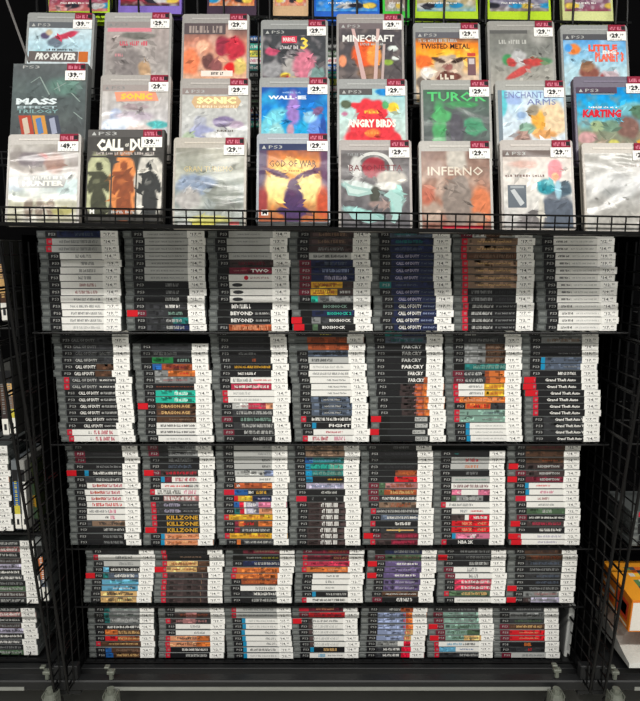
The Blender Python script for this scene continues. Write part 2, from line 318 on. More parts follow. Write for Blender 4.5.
SP = [  # some spines under a shelf have its shade mixed into their colours
 [ # top row, each stack from its top case down; some shaded white spines set pale grey
  "k/n/~S:40:80 r/l/~g r/l/~g k/w/~g:35:70 k/w/~g:45:78 k/w/~g:42:78 k/w/~g:42:72 k/w/~q:42:80 k/w/~q:32:85 k/w/~g:30:90:.4 k/w/~g:20:90:.4 k/w/~g:20:92:.4*2 k/w/~l:25:90:.4",
  "k/l/~g:10:90:.25*4 k/l/~g:14:88:.25*3 k/k/~g:45:75 k/k/~g:45:75 k/k/~l:45:78 k/K/~w:45:78 !m/K50k/~f:50:85 k/K60t/~l:45:80 k/K60n/~l:45:85",
  "k/l/~g:20:70:.2*2 k/l k/l/~g:10:90:.3 k/d/~m:20:80 n/m/=TWO:w:48:88:.55+~q:10:40:.2 k/w/o:r:34:44:.7+~q:48:90:.3 k/w/o:K:6:30:.6*3 n/k/~w:4:48:.7 n/k/=BEYOND:w:4:55:.62+~l:60:92:.35*2 k/D/~O:8:90:.75",
  "k/d/~T:20:80 k/d/~T:20:80 k/d/~g:20:80 k/l/~K:10:85:.45 m/n/~S:30:80 m/n/~u:25:85 m/n/~v:30:80:.6 m/y70d/~D:5:60:.6 m/y60d/~D:6:55:.6+~l:66:90:.4 k/a15g/~l:40:90 n/k/=BIOSHOCK:f:30:84:.5 n/n/=BIOSHOCK_2:a:34:88:.5 !n/g20K/=BIOSHOCK:w:40:88:.5 !n/e12k/=BIOSHOCK:w:22:74:.5",
  "k/S/~t:10:60:.3 k/n/~t:10:70 k/n/~S:10:70 k/n/=CALL_OF_DUTY:v:10:62:.5+~S:66:96:.3*4 G/n/~S:10:60:.3 k/n/=CALL_OF_DUTY:v:10:62:.5+~S:66:96:.3*2 k/n/=CALL_OF_DUTY:w:10:62:.6+~u:66:96:.3*4",
  "m/l30B60l/~T r/T/~c:20:85:.3 r/T/~c:20:85:.3 r/B/~T r/T/~c:20:85:.25*4 r/k/~g:8:50+~K:55:95*2 r/k/~l:8:50+~g:55:95:.3*4",
  "k/w/~l:10:90:.3 k/w/~K:6:30:.3+~l:38:90:.25*3 k/w/~K:10:34:.3+~l:38:90:.25*6 k/w/~k:8:34:.35+~l:40:92:.25*4"],
 [
  "k/K/~g:10:90 k/K/=CALL_OF_DUTY:g:0:56:.5*2 k/K/=CALL_OF_DUTY:g:4:56:.5+~g:62:96 k/K/=CALL_OF_DUTY:l:6:58:.5 k/k54B/=CALL_OF_DUTY:w:4:52:.6*2 r/K/=CALL_OF_DUTY:l:6:58:.5+~w:64:96:.3*2 k/k/=CALL_OF_DUTY:w:6:54:.55+~l:58:98:.4*4 k/k/=CALL_OF_DUTY:w:16:62:.55+~l:66:98:.3*2 r/w/~C:46:86:.7+~g:34:42:.5*2",  # upper titles greyed to imitate the dimness under the shelf
  "k/K/~K k/K/~g:5:60 n/G50k/~f:60:88 k/b22D/~m:40:80 k/g32o/~R:60:80:.3 k/g/~q:20:80:.3 k/k/~D:5:95:.15 k/a/~w:45:78:.55*2 !k/B/=DRAGON_AGE:c:12:80:.55 k/B/=DRAGON_AGE:c:12:80:.55 k/B/~T:30:90:.3 k/w/~K:10:92:.4*2 k/w/~l:20:80:.3",
  "k/k/~K k/k/~K:20:80*2 k/k/~g:20:60:.4 k/k/~D:50:60 k/k/~y:6:92:.4 k/k/~w:16:60:.45 k/w/~g:6:50:.6+~R:55:98:.25 k/C/~w:8:90:.45 r/w/~l:12:50:.5 r/w/~l:12:70:.4 k/l38C80O/~q:20:80:.4 k/K/~l:10:96:.55 m/k/~f:20:96:.6 k/K/~l:20:96:.6 m/k/~l:24:96:.6 k/k/~l:44:90:.6",
  "k/k/~Y:30:60:.5 D/D/~D*2 k/S/~K k/l/~K:8:60:.5 k/w/~l:8:80:.4 k/w/~g:10:95:.4 k/w/~g:40:84:.3*3 k/S/~l:30:70:.3*3 r/k/~w:12:96:.55 b/k/=FIGHT:w:34:92:.55 k/w/~C:30:70:.35 r/w/~C:10:44:.7+~p:56:80:.7",
  "k/t40n/~S k/S/~t k/k/=FARCRY:l:38:84:.6*3 k/k/=FARCRY:w:38:90:.65 k/k/=FARCRY:w:52:88:.65 k/k88D/=FARCRY:w:52:90:.65 k/k30d65D84o98O/~q:60:84:.3*5 !n/k/#l:l:60:90:.75+~K:62:88:.5 n/k/#l:l:60:90:.7+~K:62:88:.5 !n/k/#l:l:60:90:.7+~K:62:88:.5 n/k/#l:l:60:90:.75+~K:62:88:.5",
  "k/K/~l:2:30:.7 k/K/~g:10:80 k/g30g50B/~T:55:90*3 n/t/~f:20:95:.6 m/K50D60o/~l:2:44:.55*2 r/w54y/~g:22:52:.4+~o:64:90*2 r/o/~O:10:88:.6 k/o60K/~R:4:60:.7 r/f/~S:50:90:.3 r/f/~g:50:90:.3 b/w/~l:15:90:.25*3",
  "k/g/~K k/g/~T k/k/~K:20:90:.3 k/k/~g:40:92:.2 b/S/~K:50:90:.3 b/S/~g:50:90:.2 k/k/~w:40:84:.5 !r/k/=Grand_Theft_Auto:w:20:84:.5 !r/k/=Grand_Theft_Auto:w:22:84:.5 !r/k/=Grand_Theft_Auto:w:26:88:.5 r/k/=Grand_Theft_Auto:w:18:84:.5 r/k/=Grand_Theft_Auto:w:24:88:.5*2 k/K/=Grand_Theft_Auto_V:w:28:96:.5*3 k/k/=Grand_Theft_Auto_V:w:30:98:.5"],
 [
  "k/k/~K m/k/~K:20:90:.3*2 k/k/~g:30:92:.4 !n/i10k/~w:22:94:.5 k/K/~l:28:90:.5 k/w/~C:14:88:.6+~o:24:50:.3*3 k/w/~R:14:88:.65 k/w/~g:6:55:.5+~p:56:74:.7 k/w/~K:46:56:.4+~p:60:74:.7 k/K12T/~K:30:90 k/k/~l:40:92:.5 k/k/~g:40:92:.5*2",
  "m/k24g/~K*2 k/k/~g:20:80:.6 k/k/~S:20:80:.6 !m/d/~r:14:90:.5 b/m20w/~C:30:90:.7 k/w/~R:10:70:.4+~K:60:96:.5 r/w/~k:6:58:.75+~p:64:92:.75 k/k8q/~w:10:90:.7 r/K/~v:18:56:.6+~g:60:98:.3*2 r/k/=KILLZONE:y:22:92:.8*2 !r/k/=KILLZONE:y:24:92:.8 b/O/~o:20:92:.4*2",  # first two spines greyed as if shaded
  "k/l/~g:72:92:.4 k/l/~g:60:92:.4 k/l/~K:70:90:.4*2 k/l74u/~K:60:80:.5 k/w/~g:60:90:.4 k/D70o/~w:6:14:.5 R/b34K/~w:36:50:.5+~y:55:82:.6 k/R10y46n/~Y:18:44:.5+~v:60:90:.3 k/b14r25w30v62p/~w:34:56:.6 k/t14r25w30v62O/~w:34:56:.6 r/y/~o:40:76:.5 k/m10o24B60o/~R:20:50:.5 k/m14K/~l:20:90:.5 r/y/~o:44:80:.5 k/o10K/~l:20:92:.45",  # top five are white spines darkened to pale grey as shade
  "k/T/~B:10:90:.2 k/T/~B:10:90:.2 k/b20t/~s:10:90:.4 k/i12t60f/~a:14:94:.7 k/i16t/~f:20:94:.6 k/i16k/~y:54:92:.3 k/v/~u k/k/~l:36:76:.5 R/k/~g:14:20:.5+~g:44:50:.5+~g:74:80:.5 k/d/~w:34:76:.8*7",
  "k/k/~g:40:80:.4 k/k/~K k/k/~K:10:30 k/k/~K k/k40D/~o:50:90:.3 k/k40R/~D:50:90:.3 m/e16q/~D:30:90:.6 m/e14D/~c:30:90:.6 m/K/~w:8:96:.5 k/T/~D:30:80:.7 r/K/~l:2:96:.5 k/S/~w:16:94:.45 r/k/~w:44:80:.55 k/K/#c:c:15:84:.25+~Y:46:52:.6 !m/d36m/~C:40:90 r/d36m/~C:40:90",
  "k/k/~t:8:18:.3 k/l/~r:36:70:.65 k/l/~o:36:70:.55 k/k/~g:38:70:.5 k/l/~f:10:90:.3 k/w/~m:6:94:.55 k/p24w66p/~w:14:30 k/e12g80k/~l:30:70:.6 r/w/~g:8:60:.5 k/w/~R:48:80:.3+~S:22:40:.5 k/d34w44r/~w:56:90:.5 k/R/=NBA_2K:O:26:52:.6+~O:66:88:.5*2 b/p/~w:40:60:.7 r/k/=NBA_2K:w:26:60:.65",
  "k/B/~m k/B/~B k/B/~D:40:80:.3 !k/d/=REDEMPTION:l:30:84:.45 m/d/=REDEMPTION:l:34:84:.45 !k/m/=REDEMPTION:l:36:84:.45 b/w/~R:20:60:.3 b/w/~p:30:70:.5 R/w/~q:30:60:.5 k/w/~g:30:70:.4 k/e/~l:40:64:.6 m/k/~w:6:96:.35 !k/d/~C:14:90:.5 k/k/~w:34:90:.5 !r/w/~v:36:90:.4 !r/w/~v:36:80:.4"],
 [
  "k/k/~K r/w/~g:40:80:.6 k/l/~g:40:80:.6 k/s15k/~w:20:94:.5 !k/t14S/~w:30:84:.6 k/s/~a:10:90:.15 k/s/~w:30:80:.2 k/c/~K:16:86:.6 k/c/~K:20:88:.6",
  "r/k/~K r/k/~T:30:80:.3 r/c70B/~D:10:66:.5 !r/c70B/~D:14:66:.4 r/d/~T:80:84:.8*5",
  "n/m/~T:30:96:.5 n/k/~w:10:50:.25+~Y:50:96:.35 k/n/~l:30:96:.5 r/o/~D:34:80:.5*2 k/D/~o:10:80 k/w/~g:40:90:.6 k/K/~w:34:94:.6 k/k/~l:28:96:.6",
  "m/m/~D:40:90 r/m/~O:60:96:.4 r/C/~m:20:90:.2 r/o/~O:50:90:.4 k/w/~g:36:70:.4 k/w/~g:36:60:.5 k/w/~g:36:60:.3 b/k/~l:30:90:.45 r/w/~k:14:90:.5",
  "n/n/~g:24:90:.6 m/e/~T:20:90 !k/P/~w:30:84:.4 k/P/~v:30:84:.3 !k/P/~w:30:84:.4 k/P/~v:30:84:.4 k/P/~v:30:84:.4 k/B/~w:10:90:.2 m/k/~w:38:80:.7",
  "k/k/~g:14:94:.6 !k/K/~g:30:94 k/k/~l:40:90:.6 m/w/~g:36:64:.8 m/w/~g:36:64:.7 k/C/~w:18:94:.55*2 r/e/~c:30:90:.6 k/w/~l:8:90:.4",
  "k/B/~d k/B/~D k/K/~S k/k/~g k/K/~S:30:90 k/k/~S:30:90 !k/k/~g k/g/~q:30:90 !k/d20v/~g"],
 [
  "k/t14g/~f:30:90:.3 k/t14g/~f:20:90:.2 k/t14g/~l:20:90:.4 k/k/~w:8:96:.5 k/o34B/~c:36:96:.6 k/R34D/~c:36:96:.4 r/B/~c:20:90:.3 k/b16B/~T:30:90:.5 k/b20B/~c:30:90:.5",
  "k/l/~q:20:90:.2 k/d30q60d/~D r/d30q60K/~q k/w/~g:40:66:.5 k/w/~g:50:80:.5 r/O64o/~K:16:72:.5 r/O64o/~B:16:72:.5 r/k/~w:28:90:.5 r/k/~l:38:92:.6",  # topmost is a white spine with shade put into its grey
  "r/l/~g:16:90:.5 r/l/~g:6:90:.4 b/w/~l:10:90:.4*2 b/w/~g:60:90:.5*3 b/w/~K:10:90:.5 b/w/~l:10:90:.4",
  "R/m/~O:20:70:.4 m/R/~m !k/d12w/~g:10:80:.5 k/d12w/~l:10:80:.5*4 b/k/~c:30:70:.6 k/w/~s:24:44:.7+~g:50:90:.3",
  "k/K60D/~l:30:60 k/u76o/~r:70:90:.6*3 k/u76c/~r:74:90:.6*2 k/g60w76r/~l:20:60:.5 k/K70r/~w:20:66:.5*2",
  "k/K/~g m/f/~g:20:90*2 !m/f/~e:20:90 m/f60e/~e:20:60 !m/f50c/~e:20:90 r/w/~s:20:56:.5+~K:58:90:.5 r/s40w/~b:50:84:.3 r/K/~l:50:96:.5",
  "k/K/~g:20:90 k/g/~K k/K/~e m/B/~c:20:90:.5 m/R/~O:26:80:.3*2 k/k/~o:40:60:.7 k/K/~R:50:60:.6 m/l/~g:30:90:.5"]]
SHELF_Z = []
for ri, (rname, D, pyb, pitch, rt_, rb_, nsing) in enumerate(ROWS):
    zb = at(320, pyb, D).z; SHELF_Z.append((zb, D))
    for si in range(7):
        L = expand(SP[ri][si]); n = len(L); full = {0: 14, 1: 17, 2: 16, 3: 9, 4: 9}[ri]
        xt = at(rt_[si], pyb, D).x; xb = at(rb_[si], pyb, D).x
        xt = at(rt_[si], pyb - 90 if ri < 3 else pyb - 45, D).x
        for k, spec in enumerate(reversed(L)):
            f = k / max(1, full - 1); x = xb + (xt - xb) * f
            _t, ban, segs, tx = parse(spec)
            big = max(segs, key=lambda q: 0)[0] if len(segs) == 1 else segs[-1][0]
            cn = NAMES[segs[0][0]] + (' and ' + NAMES[segs[-1][0]] if len(segs) > 1 and NAMES[segs[0][0]] != NAMES[segs[-1][0]] and len((NAMES[segs[0][0]] + NAMES[segs[-1][0]]).split()) == 1 else '')  # pale grey also names white spines greyed for shade
            lab = f"{cn} spined game case, {ORD[k] if k < n - 1 else 'topmost'}, {STN[si]}, {rname}"
            place(spec, x, D, zb + 0.0002 + k * pitch, si < nsing, lab, 'game cases stacked spine out, ' + rname)

# ---------------------------------------------------------------- game cases shown face out
def mixc(a, b, t): return tuple(a[i] * (1 - t) + b[i] * t for i in range(3))
def rgb(c): return tuple(PAL[c]) if isinstance(c, str) else tuple(c)
def art_mb(W, HH, hdr, stops, blobs=(), seed=0, mott=None, mat='cover', nx=54, nz=60, side=0.0045, foot=0.003, busy=0.10, strokes=46):
    """printed cover: gradient, soft and hard spots of ink; v runs 0 (top) to 1 (foot)"""
    mb = MB(); y = -0.0005; zt = HH - hdr; x0 = side; x1 = W - side; z0 = foot
    rr = random.Random(seed); off = Vector((rr.uniform(0, 50), rr.uniform(0, 50), seed))
    def colr(u, v):
        for (va, ca), (vb, cb) in zip(stops, stops[1:]):
            if v <= vb: c = mixc(rgb(ca), rgb(cb), 0 if vb == va else min(1, max(0, (v - va) / (vb - va)))); break
        else: c = rgb(stops[-1][1])
        if mott:
            n = noise.noise(Vector((u * mott[2], v * mott[2] * 1.1, 0)) + off); t = max(0, min(1, n * 1.8 + 0.1)) * mott[1]
            c = mixc(c, rgb(mott[0]), t)
        for b in blobs:
            cu, cv, ru, rv, cc = b[:5]; hard = b[5] if len(b) > 5 else 3.0; ang = b[6] if len(b) > 6 else 0.0
            du, dv = u - cu, (v - cv) * 1.17
            n = noise.noise(Vector((u * 7, v * 8, 3)) + off) * 0.25
            ca, sa = math.cos(ang), math.sin(ang)
            a = (du * ca + dv * sa) / ru; e = (-du * sa + dv * ca) / (rv * 1.17)
            d = math.sqrt(a * a + e * e) + n
            t = max(0.0, min(1.0, (1 - d) * hard + 0.5))
            if t > 0: c = mixc(c, rgb(cc), t)
        n = 1 + 0.12 * noise.noise(Vector((u * 16, v * 18, 9)) + off) + busy * noise.noise(Vector((u * 19 + 3 * v, v * 17, 5)) + off) * min(1, max(0, (v - .16) * 9))
        if mat == 'wrapped': n *= 0.88
        return lin(tuple(max(0, min(255, q * n)) for q in c)) + (1.0,)
    C = [[colr(i / nx, j / nz) for j in range(nz + 1)] for i in range(nx + 1)]
    for i in range(nx):
        for j in range(nz):
            xa = x0 + (x1 - x0) * i / nx; xb = x0 + (x1 - x0) * (i + 1) / nx
            za = zt + (z0 - zt) * (j + 1) / nz; zb = zt + (z0 - zt) * j / nz
            mb.face([(xa, y, za), (xb, y, za), (xb, y, zb), (xa, y, zb)], mat, [C[i][j + 1], C[i + 1][j + 1], C[i + 1][j], C[i][j]])
    for _ in range(strokes):                                       # finer strokes of the printed picture
        u, v = rr.uniform(.06, .94), rr.uniform(.2, .97); a_ = rr.uniform(-1.2, 1.2); L_ = rr.uniform(.08, .24); w_ = rr.uniform(.012, .04)
        c = colr(u, v); f_ = rr.choice((.72, .82, 1.2, 1.35)); c = tuple(min(1, q * f_) for q in c[:3]) + (1.0,)
        dx, dz = math.cos(a_) * L_ * (x1 - x0), math.sin(a_) * L_ * (zt - z0) * .8; X = x0 + (x1 - x0) * u; Z = zt + (z0 - zt) * v
        nx_, nz_ = -math.sin(a_) * w_ * (x1 - x0), math.cos(a_) * w_ * (x1 - x0)
        P = [(X - dx / 2, Z - dz / 2), (X + nx_, Z + nz_), (X + dx / 2, Z + dz / 2), (X - nx_, Z - nz_)]
        if all(x0 < p[0] < x1 and z0 < p[1] < zt for p in P): mb.face([(p[0], y - .00007, p[1]) for p in P][::-1], mat, c)
    mb.uv = lambda u, v: (x0 + (x1 - x0) * u, zt + (z0 - zt) * v)
    return mb
def tx(mb, s, u0, u1, v0, v1, col, mat='cover', bold=0.02, layer=0, skew=0.0):
    xa, zb = mb.uv(u0, v0); xb, za = mb.uv(u1, v1)
    text(mb, s, xa, xb, za, zb, -0.0008 - 0.0001 * layer, mat, col, bold, skew)
def mk(mb, u0, u1, v0, v1, col, mat='cover', lw=0.003):
    xa, zb = mb.uv(u0, v0); xb, za = mb.uv(u1, v1); marks(mb, xa, xb, za, zb, -0.0008, mat, col, random.Random(u0 + v0), lw)
def rc(mb, u0, u1, v0, v1, col, mat='cover', layer=0):
    xa, zb = mb.uv(u0, v0); xb, za = mb.uv(u1, v1); mb.rectf(xa, xb, za, zb, -0.00065 - 0.0001 * layer, mat, C4(col))
def pg(mb, pts, col, mat='cover', layer=0):
    q = [mb.uv(*p) for p in pts]; mb.face([(x, -0.00068 - 0.0001 * layer, z) for x, z in q], mat, C4(col))
def ps3(mb, col=(70, 72, 76), mat='cover', tcol='l', u1=0.72):
    rc(mb, 0, u1, 0, 0.085, col, mat); tx(mb, 'PS3', 0.14, 0.34, 0.022, 0.064, tcol, mat, 0.0)
    pg(mb, [(0.04, 0.065), (0.07, 0.02), (0.10, 0.065)], tcol, mat)

def rounded(W, HH, r=0.006, n=4):
    P = []
    for cx, cz, a0 in ((W - r, HH - r, 0), (r, HH - r, 90), (r * 0.4, r * 0.4, 180), (W - r * 0.4, r * 0.4, 270)):
        rr = r if a0 < 180 else r * 0.4
        for k in range(n + 1):
            a = math.radians(a0 + 90 * k / n); P.append((cx + rr * math.cos(a), cz + rr * math.sin(a)))
    return P
def case_up(W=0.135, HH=0.171, col=(140, 142, 140), T=0.0146):
    mb = MB(); c = C4(col); P = rounded(W, HH)
    mb.prism(P, 0, T * 0.45, 'plastic', c); mb.prism(P, T * 0.55, T, 'plastic', c)
    mb.prism(rounded(W - 0.002, HH - 0.002), T * 0.4, T * 0.6, 'plastic', C4(tuple(q * 0.6 for q in col)))
    mb.box(0.0006, 0.0034, -0.0006, T, 0.004, HH - 0.008, 'plastic', c, 0.0003)                    # hinge ridge
    mb.box(0.02, W - 0.04, -0.0007, 0.001, HH - 0.012, HH - 0.0085, 'plastic', C4(tuple(min(255, q * 1.15) for q in col)), 0.0002)
    return mb
def sleeve_up(W, HH, T, col):
    mb = MB(); mb.box(0, W, 0, T, 0, HH, 'sleeve', C4(col), 0.0005); return mb
def big_sticker(num, W, HH, wrap):
    mb = MB(); m = 'matte'; x1 = W - 0.004; x0 = x1 - 0.038; z1 = HH - 0.001
    mb.box(x0 + 0.003, x1 - 0.001, -0.0022, -0.0012, z1 - 0.0155, z1, m, C4((134, 20, 48)))
    marks(mb, x0 + 0.006, x1 - 0.003, z1 - 0.0115, z1 - 0.0045, -0.0024, m, (210, 120, 140), random.Random(num + str(W)), 0.0026)
    rnd = random.Random(num); mb.box(x1 - 0.009, x1 - 0.0015, -0.0025, -0.0012, z1 - 0.011, z1 - 0.003, m, C4('k'))
    return mb, (x0, x1, z1)
def price_part(num, W, HH):
    mb = MB(); m = 'matte'; x1 = W - 0.004; x0 = x1 - 0.038; z1 = HH - 0.0155
    mb.box(x0, x1, -0.0024, -0.0012, z1 - 0.019, z1, m, C4((243, 241, 236)))
    text(mb, '$', x0 + 0.005, x0 + 0.008, z1 - 0.011, z1 - 0.005, -0.0026, m, 'K', 0.01)
    text(mb, num + '.', x0 + 0.0085, x0 + 0.0255, z1 - 0.0140, z1 - 0.0035, -0.0026, m, 'k', 0.055)
    text(mb, '99', x0 + 0.026, x0 + 0.033, z1 - 0.009, z1 - 0.0045, -0.0026, m, 'K', 0.02)
    marks(mb, x0 + 0.006, x1 - 0.006, z1 - 0.0175, z1 - 0.0158, -0.0026, m, 'g', random.Random(num), 0.0013)
    return mb
LEAN = math.radians(15)
TIERD = {'A': 1.380, 'B': 1.300, 'C': 1.234}
def show(tier, px, py, label, art, num='29', W=0.135, HH=0.171, sleeve=None, roll=0.0, plastic=(168, 170, 168), D=None, stick=True, T=0.0146, group='game cases shown face out on the display rack'):
    D = D or TIERD[tier]; P = at(px, py, D)
    up = Vector((0, math.sin(LEAN), math.cos(LEAN)))
    base = P - up * HH
    plastic = tuple(q * .86 for q in plastic)
    o = (sleeve_up(W, HH, T, sleeve) if sleeve else case_up(W, HH, plastic, T)).build('game_case', None, label=label, category='game case', group=group)
    o.location = base; o.rotation_euler = (-LEAN, roll, 0)
    art.build('cover_art', o)
    if stick:
        big_sticker(num, W, HH, False)[0].build('store_sticker', o, label='maroon and black store sticker'); price_part(num, W, HH).build('price_sticker', o)
    return o
W0, H0, HD = 0.135, 0.171, 0.0200
def A(stops, blobs=(), seed=0, mott=None, mat='cover', hdr=HD, W=W0, HH=H0, side=0.0045, foot=0.003):
    return art_mb(W, HH, hdr, stops, blobs, seed, mott, mat, side=side, foot=foot)
Q = 'wrapped'
# back tier
a = A([(0, (206, 218, 222)), (0.35, (176, 208, 220)), (0.6, (205, 215, 218)), (1, (150, 160, 165))], [(.26, .20, .07, .05, (90, 80, 110)), (.58, .20, .22, .045, (188, 60, 84), 3, -.35), (.44, .30, .13, .07, (104, 116, 130)), (.32, .15, .05, .04, (200, 180, 150)), (.2, .45, .14, .05, (150, 205, 214))], 1)
ps3(a, (96, 100, 104)); rc(a, 0.02, .80, .42, .57, (104, 96, 94)); tx(a, 'PRO SKATER', .12, .76, .44, .545, 'w', skew=.25, bold=.05); rc(a, .81, .96, .42, .57, 'o'); mk(a, .3, .74, .385, .41, 'K')
show('A', 27, 12.5, 'game case with pale blue skateboarding cover in the back tier, leftmost of that tier', a, '39', roll=.012)
a = A([(0, (150, 138, 136)), (0.09, (190, 176, 172)), (0.6, (178, 170, 166)), (1, (190, 186, 180))], [(.5, .20, .28, .05, (128, 126, 120)), (.36, .60, .26, .22, (150, 142, 140)), (.62, .68, .1, .12, (208, 170, 130))], 2, ((214, 206, 200), .6, 3), Q)
ps3(a, (148, 140, 138), Q, 'g'); rc(a, 0.02, .72, .09, .145, (214, 130, 142), Q); mk(a, .22, .7, .28, .345, (206, 90, 104), Q, .0035); mk(a, .15, .3, .46, .5, (206, 140, 146), Q)
show('A', 105, 12.5, 'shrink-wrapped game case with washed-out pink and silver cover, second from left in back tier', a, plastic=(186, 184, 180))
a = A([(0, (84, 76, 78)), (0.1, (120, 92, 88)), (0.28, (196, 130, 108)), (0.7, (214, 160, 130)), (1, (220, 180, 150))], [(.10, .55, .14, .2, (232, 130, 90)), (.62, .33, .12, .14, (150, 52, 70)), (.80, .36, .16, .16, (190, 50, 66)), (.74, .64, .10, .07, (214, 36, 40)), (.40, .56, .10, .12, (104, 68, 66)), (.52, .60, .10, .10, (140, 84, 84)), (.30, .32, .10, .08, (238, 180, 150)), (.9, .62, .1, .12, (216, 190, 110))], 3, ((238, 206, 188), .5, 5))
rc(a, 0, .66, 0, .16, (92, 82, 84)); mk(a, .08, .62, .04, .14, (160, 146, 140), lw=.006); rc(a, .28, .78, .68, .76, (240, 226, 214)); mk(a, .44, .66, .70, .74, 'k')
show('A', 182.5, 14, 'game case with peach and crimson fantasy cover, third from left in back tier', a, plastic=(176, 172, 168))
a = A([(0, (66, 68, 72)), (0.45, (70, 72, 76)), (1, (90, 70, 76))], [(.14, .32, .10, .06, (196, 80, 110)), (.14, .58, .16, .12, (150, 150, 152)), (.45, .55, .14, .16, (170, 166, 162)), (.66, .52, .18, .22, (206, 120, 140)), (.36, .66, .08, .04, (222, 200, 70)), (.36, .74, .14, .06, (196, 60, 80)), (.86, .64, .12, .1, (120, 150, 146)), (.5, .76, .08, .08, (240, 200, 120))], 4, ((190, 180, 182), .7, 9))
ps3(a, (64, 66, 70)); rc(a, .30, .54, .10, .20, (214, 60, 84)); tx(a, 'MARVEL', .32, .52, .12, .18, 'w'); mk(a, .27, .58, .235, .29, (200, 196, 196)); tx(a, '3', .60, .72, .12, .29, (238, 210, 90))
show('A', 261, 20, 'dark game case with a red title block and a yellow numeral, back tier', a)
a = A([(0, (104, 96, 98)), (0.16, (78, 74, 78)), (1, (92, 86, 86))], [(.42, .44, .20, .20, (226, 92, 48)), (.56, .46, .12, .16, (240, 150, 70)), (.06, .54, .06, .08, (240, 150, 110)), (.86, .36, .08, .04, (214, 222, 216)), (.9, .50, .06, .03, (220, 226, 220)), (.78, .56, .08, .04, (140, 170, 70)), (.5, .72, .2, .1, (140, 110, 90))], 5, ((150, 136, 130), .5, 8))
ps3(a, (116, 106, 108)); tx(a, 'MINECRAFT', .06, .88, .17, .27, 'w', bold=.03); mk(a, .34, .74, .285, .32, 'l')
pg(a, [(.20, .08), (.25, .08), (.46, .9), (.38, .9)], (206, 172, 168)); pg(a, [(.60, .08), (.65, .08), (.60, .9), (.54, .9)], (206, 176, 170)); pg(a, [(.70, .3), (.74, .3), (.70, .9), (.66, .9)], (190, 168, 164))
show('A', 336.5, 14, 'dark game case with orange blaze between pale light beams and white block title', a, plastic=(178, 172, 168))
a = A([(0, (98, 96, 98)), (0.1, (120, 90, 80)), (0.17, (240, 130, 40)), (0.34, (250, 170, 40)), (0.62, (214, 190, 168)), (1, (205, 190, 170))], [(.5, .3, .12, .06, (250, 196, 60)), (.12, .42, .14, .1, (232, 110, 50)), (.52, .54, .26, .22, (196, 176, 156), 4), (.36, .40, .12, .03, (84, 64, 56), 5, .35), (.68, .40, .12, .03, (84, 64, 56), 5, -.35), (.52, .50, .07, .05, (150, 96, 90), 4), (.52, .64, .20, .07, (110, 66, 58), 6), (.12, .74, .12, .10, (110, 100, 92)), (.2, .58, .12, .08, (238, 230, 220))], 6, ((246, 200, 120), .4, 6))
ps3(a, (98, 98, 104)); mk(a, .38, .66, .60, .68, (226, 214, 196), lw=.008); mk(a, .05, .7, .10, .145, 'l'); tx(a, 'TWISTED METAL', .08, .86, .165, .24, (40, 34, 34)); rc(a, .82, .95, .36, .62, (120, 90, 96)); rc(a, .84, .93, .38, .46, (200, 190, 190), layer=1); rc(a, .82, .95, .3, .345, (200, 70, 60))
show('A', 413, 23, 'game case with orange and yellow cover fading to cream, back tier', a)
a = A([(0, (132, 132, 126)), (0.3, (140, 142, 136)), (0.6, (176, 174, 164)), (1, (206, 200, 190))], [(.28, .42, .10, .08, (70, 160, 96)), (.78, .44, .2, .05, (90, 150, 104)), (.44, .40, .12, .12, (206, 206, 206)), (.68, .46, .16, .06, (214, 70, 66)), (.46, .60, .24, .05, (218, 80, 76), 4, -.5), (.33, .46, .06, .07, (214, 70, 66), 4, -.8)], 7, ((222, 220, 214), .6, 3), Q)
rc(a, 0, .6, 0, .05, (92, 92, 90), Q); mk(a, .14, .6, .14, .2, (184, 184, 178), Q, .004)
show('A', 487, 21, 'shrink-wrapped silver game case with a red band emblem and green patches', a, plastic=(172, 170, 164))
a = A([(0, (66, 130, 200)), (0.18, (110, 176, 222)), (0.5, (172, 208, 220)), (1, (180, 200, 200))], [(.16, .22, .11, .08, (232, 130, 60)), (.08, .20, .06, .06, (70, 150, 220)), (.40, .56, .15, .13, (142, 86, 74)), (.38, .46, .12, .07, (150, 110, 84)), (.72, .64, .16, .12, (190, 170, 176)), (.2, .7, .14, .06, (140, 170, 200)), (.6, .7, .05, .12, (150, 60, 60))], 8, ((220, 230, 232), .4, 5))
ps3(a, (84, 84, 88)); tx(a, 'LITTLE', .40, .86, .15, .25, (236, 96, 70), bold=.06); tx(a, 'PLANET 3', .50, .96, .255, .40, (236, 110, 84), bold=.06); tx(a, 'BIG', .62, .84, .235, .29, 'w', bold=.05, layer=2)
show('A', 560, 25, 'game case with sky blue cover and bubbly coral lettering, rightmost of back tier', a)
# middle tier
a = A([(0, (86, 90, 92)), (0.3, (80, 92, 92)), (1, (62, 64, 66))], [(.7, .26, .22, .1, (90, 122, 112), 1.5)], 9, ((104, 116, 112), .4, 4), 'sleeve', hdr=.001, W=.140, HH=.173, side=.0008, foot=.001)
S = 'sleeve'
tx(a, 'PS3', .13, .36, .02, .055, 'l', S, 0)
for p, q_ in (((.24, .22), (.36, .15)), ((.36, .15), (.50, .36)), ((.56, .30), (.72, .22)), ((.60, .22), (.64, .32)), ((.80, .34), (.92, .44)), ((.84, .56), (.96, .64)), ((.4, .38), (.56, .44))):
    pg(a, [(p[0], p[1]), (p[0] + .018, p[1]), (q_[0] + .018, q_[1]), (q_[0], q_[1])], (136, 152, 146), S)
tx(a, 'MASS', .06, .62, .40, .475, (214, 224, 226), S, .05); tx(a, 'EFFECT', .08, .62, .49, .52, (170, 190, 194), S, .03); tx(a, 'TRILOGY', .08, .64, .53, .575, (120, 156, 156), S, .02)
